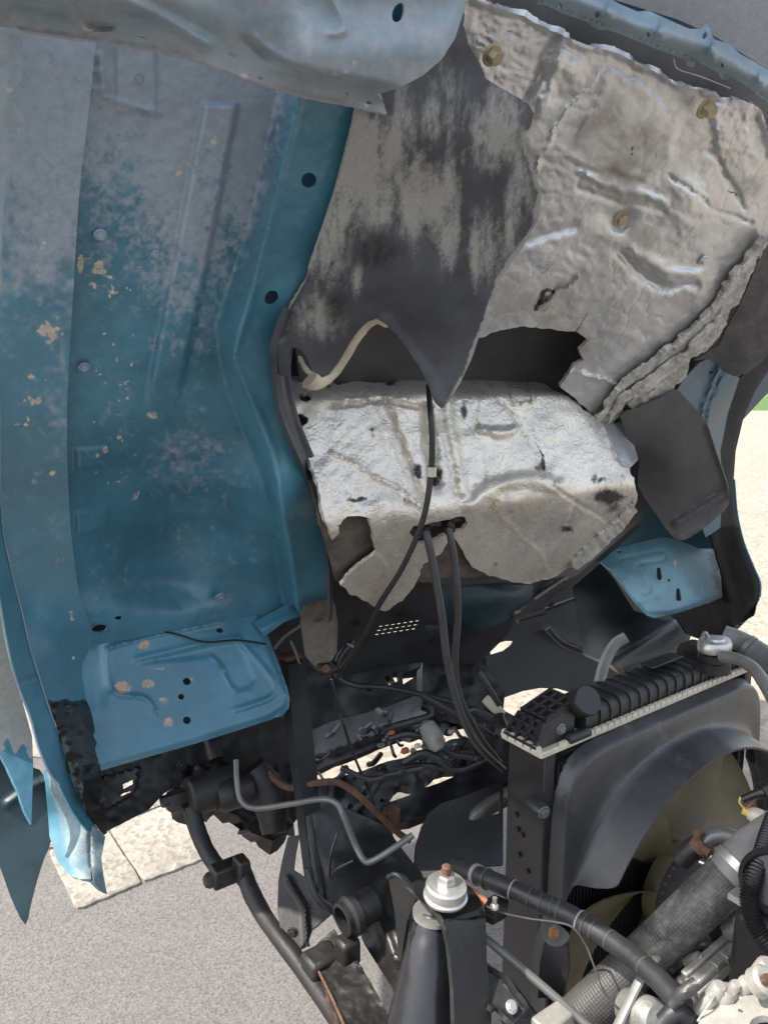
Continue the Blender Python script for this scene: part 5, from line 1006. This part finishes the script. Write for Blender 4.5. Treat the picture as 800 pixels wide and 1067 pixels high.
line("overflow_hose", [(752, 684, 1.46), (768, 687, 1.42), (784, 696, 1.36), (796, 712, 1.30), (806, 730, 1.26), (815, 750, 1.24)], 6.2, M['hose'], "grey overflow hose leaving the radiator cap towards the right", "hose", n=12)
rh = thing("radiator_hose", P(785., 680., 1.58), "fat dusty dark hose clamped at the right end of the radiator", "hose")
m = MB(); m.ptube([(752, 664, 1.60), (772, 672, 1.58), (795, 686, 1.53), (820, 700, 1.46)], [13, 14, 14.5], n=16); m.build("tube", M['hose'], rh)
m = MB(); m.ptube([(775, 674, 1.565), (779, 677, 1.56)], 15.5, n=16); m.build("clamp", M['pipe'], rh)
# ------------------------------------------------------------------ cab mount
mt_ = thing("cab_mount", P(460., 1000., .92), "black cab mount cone held in a bent bracket with a zinc washer on top", "cab mount")
d0 = .93
m = MB(); p0 = P(452., 962., d0); p1 = P(438., 1110., d0-.03); a = p1-p0; L = np.linalg.norm(a)
m.lathe(p0, a, [(.020, -.012), (.024, -.002), (.027, .004), (.027, .010), (.030, .014), (.034, .05), (.044, L*.7), (.046, L)], 28); m.build("cone", M['gloss_black'], mt_)
m = MB(); m.lathe(p0+np.array([0, 0, .012]), ZZ, [(.026, 0), (.026, .005)], 24); m.build("lower_washer", M['zinc'], mt_)
BK = tps([(405, 913, 1.0), (428, 930, .97), (500, 944, .93), (458, 956, .90), (415, 1000, 1.0), (440, 930, .95), (486, 925, .98)])
sheet("bracket_top", [(428, 921), (446, 914), (474, 916), (490, 924), (503, 944), (492, 950), (476, 955), (462, 962), (452, 950), (438, 938)], tps([(428, 921, .985), (490, 924, .97), (503, 944, .915), (462, 962, .885)]), M['black'], mt_, res=2.5, thick=.006, sm=2)
sheet("bracket_leg", [(462, 960), (478, 953), (492, 948), (503, 943), (506, 960), (507, 1000), (512, 1095), (478, 1095), (472, 1030), (467, 985)], tps([(462, 960, .885), (503, 943, .915), (512, 1095, .86), (478, 1095, .83)]), M['black'], mt_, res=3, thick=.006, sm=2, relief=lambda x, y: -.02*sst(12, 0, y-948)+.0*x, paint=lambda x, y: (.12*sst(3, 0, x-xat([(463, 960), (467, 985), (478, 1095)], y))+.0*x-.05, .25*(fbm(x/5, y/8, 5) > .72), 0*x))  # pale line down the left edge is a painted highlight
m = MB(); m.ptube([(424, 924, .98), (440, 938, .95), (455, 951, .905), (463, 966, .885), (467, 990, .88), (476, 1050, .855), (480, 1095, .84)], 2.2, n=8); m.build("bracket_rim", M['black_dusty'], mt_)
sheet("bracket_cheek", [(404, 913), (410, 910), (418, 913), (426, 922), (434, 934), (424, 960), (420, 985), (418, 1002), (414, 985), (411, 950)], tps([(404, 913, 1.0), (434, 934, .965), (418, 1002, .98)]), M['black'], mt_, res=2.5, thick=.006)
m = MB(); m.ptube([(404, 914, 1.0), (412, 911, .99), (420, 917, .985), (427, 925, .98)], 2.4, n=8); m.build("cheek_rim", M['black_dusty'], mt_)
wc = P(464., 932., .915)
m = MB(); m.lathe(wc, ZZ+np.array([.05, -.05, 0]), [(.0255, -.004), (.0265, -.002), (.0265, .0), (.0245, .002), (.0245, .013), (.0225, .0155), (.010, .017)], 32); m.build("top_washer", M['zinc'], mt_)
m = MB(); m.lathe(wc+ZZ*.015, ZZ+np.array([.08, -.05, 0]), [(.0115, 0), (.0115, .010), (.0095, .013)], 6); m.build("nut", M['zinc'], mt_)
m = MB(); m.lathe(wc+ZZ*.027, ZZ+np.array([.08, -.05, 0]), [(.006, 0), (.0062, .002), (.0055, .003), (.0062, .005), (.0055, .007), (.006, .010), (.004, .012)], 10); m.build("thread_end", M['rusty'], mt_)
sheet("rusty_tab", [(486, 920), (496, 926), (508, 937), (505, 942), (492, 938), (484, 932)], tps([(486, 920, .98), (508, 940, .95), (484, 932, .955)]), M['orange'], mt_, res=2.5, thick=.005)
sheet("stud_plate", [(500, 940), (515, 932), (530, 938), (528, 950), (514, 958), (503, 952)], tps([(500, 940, .96), (530, 938, .97), (514, 958, .93)]), M['black'], mt_, res=2.5, thick=.008)
m = MB(); q = P(515., 946., .935); m.lathe(q, ZZ, [(.0055, 0), (.0055, .003), (.004, .005), (.003, .006), (.003, .014)], 10); m.build("stud", M['zinc'], mt_)
line("control_rod", [(500, 973, .97), (530, 998, .95), (570, 1032, .93), (622, 1078, .90)], 4.4, M['pipe'], "straight grey rod running diagonally beside the black mount bracket", "rod", n=10)
lv = thing("lever_plate", P(525., 1035., .9), "black pressed lever plate with one shiny bolt near the bottom edge", "lever")
sheet("plate", [(504, 1008), (512, 1008), (524, 1018), (536, 1036), (548, 1052), (545, 1060), (536, 1066), (526, 1058), (518, 1050), (508, 1046)], tps([(504, 1008, .91), (548, 1052, .88), (508, 1046, .88)]), M['black_dusty'], lv, res=2.2, thick=.006, sm=2, relief=lambda x, y: .006*sst(3, 0, pdist(x, y, [(504, 1008), (524, 1018), (548, 1052), (536, 1066), (508, 1046)])))
bolt("bolt", 533, 1049, .872, 4.6, M['zinc'], lv, axis=ZZ*.6-FW*.6)
sheet("mount_pedestal", [(500, 1000), (530, 1020), (560, 1060), (590, 1095), (505, 1095)], tps([(500, 1000, .95), (590, 1095, .88), (505, 1095, .9)]), M['black'], lv, res=5, thick=.03)

# ------------------------------------------------------------------ engine
eng = thing("engine", P(720., 1040., .85), "grey cast aluminium engine front with ribs and bolts at the bottom right corner", "engine")
m = MB(); cE = P(735., 1085., .86); m.box(cE-ZZ*.17+RR*.12, (.42, .30, .22), (RR, RF, ZZ)); m.build("block", M['grimy'], eng, bevel=.02)
AX = np.array(P(770., 968., .86)-P(700., 1030., .82)); AXL = np.linalg.norm(AX); AX /= AXL; AY = np.cross(ZZ, AX); AY /= np.linalg.norm(AY); AZ = np.cross(AX, AY)
def eb(x, y, d, s, mt, name="casting", tp=1.0, bv=.004):
    m = MB(); m.box(P(float(x), float(y), d), s, (AX, AY, AZ), taper=tp); return m.build(name, M[mt], eng, bevel=bv)
eb(752, 1030, .93, (.16, .05, .10), 'grimy', "housing", bv=.012)
eb(749, 1003, .90, (.100, .016, .020), 'alu', "rail", bv=.003)
eb(741, 996, .905, (.092, .009, .022), 'alu', "rail", bv=.002)
eb(755, 1011, .895, (.094, .007, .012), 'alu', "rail", bv=.002)
eb(715, 1035, .905, (.030, .035, .030), 'alu', "flange", bv=.005)
eb(700, 1052, .91, (.05, .028, .022), 'alu', "flange", bv=.005)
eb(784, 972, .905, (.030, .045, .045), 'alu', "flange", bv=.008)
eb(765, 962, .95, (.06, .05, .05), 'grimy', bv=.012)
eb(722, 1012, .945, (.05, .05, .04), 'alu', bv=.01)
eb(688, 1045, .95, (.06, .06, .05), 'grimy', bv=.012)
for k in range(5): eb(722+k*11, 1023-k*8.4, .888, (.004, .012, .010), 'alu', "cooling_rib", bv=.001)
for x, y, rr in ((772, 966, .0085), (781, 984, .006), (716, 1024, .006), (704, 1045, .005), (729, 1000, .006)):
    m = MB(); m.lathe(P(float(x), float(y), .90), ZZ*.6-FW*.7, [(rr*1.5, -.02), (rr*1.5, .000), (rr, .001), (rr, .006), (rr*.8, .007)], 12); m.build("bolt_boss", M['alu'], eng)
m = MB(); m.ptube([(722, 990, .94), (730, 984, .93), (742, 985, .93)], 5, n=10); m.build("nozzle", M['alu'], eng)
m = MB(); m.lathe(P(680., 1062., .86), -AY+ZZ*.4, [(.02, -.04), (.022, 0), (.018, .008), (.008, .010)], 20); m.build("boss", M['alu'], eng)
m = MB(); m.ptube([(640, 1075, .86), (654, 1046, .87), (668, 1018, .88), (684, 996, .9)], 5.5, n=8, flat=.5); m.build("stay_strap", M['pipe'], eng)
# pale bracket casting in the corner
br = thing("throttle_bracket", P(770., 1045., .75), "white alloy linkage bracket with a reddish screw in the bottom right corner", "bracket")
WB = tps([(735, 1050, .77), (800, 1015, .78), (800, 1080, .72), (760, 1080, .73)])
sheet("plate", [(728, 1062), (738, 1046), (752, 1040), (765, 1038), (775, 1030), (790, 1026), (815, 1024), (815, 1060), (795, 1058), (783, 1062), (775, 1075), (765, 1070), (752, 1090), (726, 1090)], WB, M['white_metal'], br, res=2.2, thick=.008, sm=2, holes=[disc(771, 1053, 3, 1.6, rot=.4)], relief=lambda x, y: .004*sst(3, 0, pdist(x, y, [(738, 1046), (765, 1038), (790, 1026)])))
for x, y, s in ((748, 1030, .008), (757, 1034, .010), (738, 1042, .007), (777, 1025, .008), (797, 1006, .009), (765, 1028, .006), (785, 1018, .007)):
    m = MB(); m.lathe(P(float(x), float(y), .77), ZZ+FW*-.4, [(s, -.02), (s, .002), (s*.7, .006)], 10); m.build("boss", M['white_metal'], br)
m = MB(); m.lathe(P(797., 1021., .745), ZZ-FW*.8, [(.014, -.012), (.014, 0), (.011, .003)], 20); m.build("disc", M['white_metal'], br)
m = MB(); m.lathe(P(797., 1021., .738), ZZ-FW*.8, [(.005, -.002), (.005, .004)], 8); m.build("screw", M['rusty'], br)
m = MB(); m.ptube([(726, 1064, .76), (738, 1046, .76), (748, 1032, .77)], 1, n=6); m.build("edge_wire", M['zinc'], br)
wb = MB(); wb.box(P(575., 1068., .88), (.045, .026, .026), (RT, FW, ZZ)); tag(wb.build("white_block", M['white_metal'], None, bevel=.003), "small white metal block touching the grey rod at the bottom edge", "block")
# main coolant hose with its woven cover
hs = thing("coolant_hose", P(690., 980., .9), "thick grey woven coolant hose crossing in front of the fan", "hose")
cpts = np.array([(570, 1092, .95), (607, 1057, .95), (660, 1007, .94), (715, 955, .92), (765, 909, .91), (778, 897, .91)])
ctr = smooth(P(cpts[:, 0], cpts[:, 1], cpts[:, 2]), 14); nn = len(ctr); T = np.gradient(ctr, axis=0); T /= np.linalg.norm(T, axis=1)[:, None]
u = np.cross(T[0], ZZ); V = []; Fc = []; nk = 150; rh0 = 23.5*.92/FPX; S_ = np.r_[0, np.cumsum(np.linalg.norm(np.diff(ctr, axis=0), axis=1))]
ctr2 = []; s_new = np.linspace(0, S_[-1], 420); ctr2 = np.stack([np.interp(s_new, S_, ctr[:, i]) for i in range(3)], 1); T = np.gradient(ctr2, axis=0); T /= np.linalg.norm(T, axis=1)[:, None]
for i in range(len(ctr2)):
    u = u-T[i]*np.dot(u, T[i]); u /= np.linalg.norm(u); w = np.cross(T[i], u); bul = 1+.02*math.sin(s_new[i]*25)
    for k in range(nk):
        q = 2*math.pi*k/nk; wv = .0004*math.sin(q*22+s_new[i]*760)*math.sin(q*22-s_new[i]*760)
        V.append(ctr2[i]+(u*math.cos(q)+w*math.sin(q))*(rh0*bul+wv))
for i in range(len(ctr2)-1):
    for k in range(nk): Fc.append([i*nk+k, i*nk+(k+1) % nk, (i+1)*nk+(k+1) % nk, (i+1)*nk+k])
sv = np.repeat(s_new/s_new[-1], nk)
mkobj("tube", V, Fc, M['woven'], hs, wear=np.stack([-.06+.44*sst(.25, .62, sv), 0*sv, 0*sv], -1), ang=80)
m = MB(); m.ptube([(758, 914, .90), (770, 903, .90), (786, 890, .91), (815, 868, .93)], [22, 25, 26, 25], n=32, sub=5); m.build("end_collar", M['hose'], hs)
m = MB(); m.ptube([(766, 907, .90), (772, 901, .90)], 26.5, n=32); m.build("clamp", M['zinc'], hs)
m = MB(); m.box(P(771., 935., .86), (.018, .02, .008)); m.ptube([(772, 930, .855), (778, 922, .855), (776, 915, .86)], 1.5, n=6); m.build("clamp_screw", M['zinc'], hs)
bp_ = thing("bypass_pipe", P(760., 875., 1.0), "bent grey metal water pipe with a rusty clamp above the thick woven hose", "pipe")
m = MB(); m.ptube([(730, 884, .985), (738, 874, .985), (754, 871, .98), (772, 878, .97), (790, 892, .96), (806, 906, .95)], [8.5, 8.8, 9, 9, 9], n=16); m.build("tube", M['pipe'], bp_)
m = MB(); m.ptube([(709, 897, 1.0), (716, 889, .995), (724, 883, .99), (734, 878, .985)], [10, 10.5, 11, 10.5], n=16); m.build("rubber_elbow", M['hose_black'], bp_)
m = MB(); m.ptube([(726, 886, .985), (734, 877, .983)], 11.5, n=16); m.build("clamp", M['rusty'], bp_)
m = MB(); m.box(P(728., 869., .975), (.011, .008, .007)); m.lathe(P(737., 888., .96), -FW, [(.006, -.01), (.006, .004)], 10); m.build("clamp_screw", M['rusty'], bp_)
m = MB(); m.ptube([(728, 898, .96), (736, 900, .955), (742, 892, .955)], 2.2, n=8); m.build("clamp_ear", M['zinc'], bp_)
m = MB(); m.ptube([(768, 877, .972), (780, 885, .962)], 11, n=16); m.build("pale_collar", M['white_metal'], bp_)
# taped heater hose
hh = thing("heater_hose", P(590., 950., .95), "black heater hose wrapped in dusty tape curving in front of the radiator", "hose")
hp = [(474, 903, 1.06), (490, 909, 1.03), (520, 921, .99), (555, 937, .96), (590, 952, .94), (622, 971, .91), (655, 994, .87), (685, 1020, .83), (712, 1050, .79)]
m = MB(); m.ptube(hp, [8.5, 9, 10, 10.5, 10.5, 11, 11.5, 12], n=20, sub=8); m.build("tube", M['hose_black'], hh)
a = np.array(hp); aS = smooth(a, 10)
for f in (.16, .21, .30, .37, .40, .44, .47, .55, .58, .62, .68, .82):
    i = int(f*(len(aS)-1)); p, q = aS[i], aS[i+1]; e = (q-p)/np.linalg.norm((q-p)[:2])
    wdt = 1.2+rng.random()*2.2; m = MB(); m.ptube([tuple(p), tuple(p+e*wdt)], 10.6+1.2*f, n=20); m.build("tape_wrap", M['hose'] if f in (.16, .30, .55) else M['cable'], hh)
m = MB(); m.ptube([(700, 1047, .775), (712, 1034, .77), (726, 1024, .77)], [6, 7, 6], n=12, wob=.25); m.build("tee_clip", M['cable'], hh)
m = MB(); m.ptube([(690, 1066, .78), (704, 1054, .78), (718, 1060, .78)], [9, 10, 9], n=14); m.build("tee", M['hose_black'], hh)
line("wire", [(494, 938, .955), (520, 950, .94), (550, 957, .93), (580, 961, .915), (597, 967, .905), (610, 985, .90), (618, 1005, .89), (630, 1035, .88), (650, 1056, .87), (680, 1080, .86)], 1.05, M['cable'], "thin light grey wire hanging below the taped heater hose", "wire", n=8)
fb = thing("shroud_bracket", P(577., 970., 1.02), "small pale tab with an orange bolt below the taped hose", "bracket")
sheet("tab", [(565, 958), (575, 960), (588, 968), (593, 976), (585, 985), (573, 985), (565, 976)], tps([(565, 958, 1.03), (593, 976, 1.0), (573, 985, 1.0)]), M['pipe'], fb, res=2.2, thick=.004, sm=2)
bolt("orange_bolt", 577, 972, .995, 4.5, M['orange'], fb, axis=-FW+ZZ*.4)
sheet("stay", [(566, 984), (590, 985), (592, 1010), (586, 1040), (560, 1040), (562, 1005)], tps([(566, 984, 1.01), (590, 985, 1.0), (575, 1040, .99)]), M['black'], fb, res=4, thick=.02)
# sensor, conduit and black fittings on the right edge
sn = thing("sensor", P(790., 850., .95), "beige sensor with a yellow tip at the right edge before the fan", "sensor")
m = MB(); m.ptube([(779, 847, .95), (788, 851, .945), (806, 862, .94)], [6, 9, 11], n=14); m.build("sensor_body", M['beige'], sn)
m = MB(); m.ptube([(773, 844, .952), (782, 848, .948)], [4, 5], n=8); m.build("tip", M['yellow'], sn)
m = MB(); m.ptube([(774, 842, .95), (770, 836, .95), (772, 830, .95), (780, 828, .95)], 1, n=6); m.build("lead", M['yellow'], sn)
m = MB(); m.ptube([(773, 833, .94), (785, 828, .935), (800, 824, .93)], [4, 4.5, 8], n=10); m.ptube([(794, 826, .93), (806, 820, .93)], 10, n=12); m.build("plug", M['black'], sn)
m = MB(); m.ptube([(776, 843, .94), (788, 832, .94), (800, 826, .94)], 1, n=6); m.build("pink_lead", M['red'], sn)
cn = MB(); cpt = [(806, 852, .90), (799, 872, .88), (793, 892, .86), (784, 915, .84), (780, 935, .83), (783, 955, .82), (793, 974, .81), (812, 994, .80)]
a = np.array(cpt); q = smooth(P(a[:, 0], a[:, 1], a[:, 2]), 40); s = np.arange(len(q)); cn.tube(q, .0092+.0011*np.sin(s*1.05), n=14, sub=1)
tag(cn.build("wiring_conduit", M['black'], None, ang=80), "black corrugated wiring conduit curling down the right edge", "conduit")
bx = thing("black_fitting", P(795., 925., .84), "round black plastic fitting behind the corrugated conduit at the right edge", "fitting")
m = MB(); m.lathe(P(803., 918., .83), np.array([-.6, -.6, .5]), [(.030, -.04), (.034, -.01), (.034, 0), (.028, .004), (.026, -.004), (.008, -.004)], 24); m.build("rim", M['plastic'], bx)
m = MB(); m.box(P(800., 1000., .84), (.06, .06, .12)); m.build("fitting_body", M['black'], bx, bevel=.01)
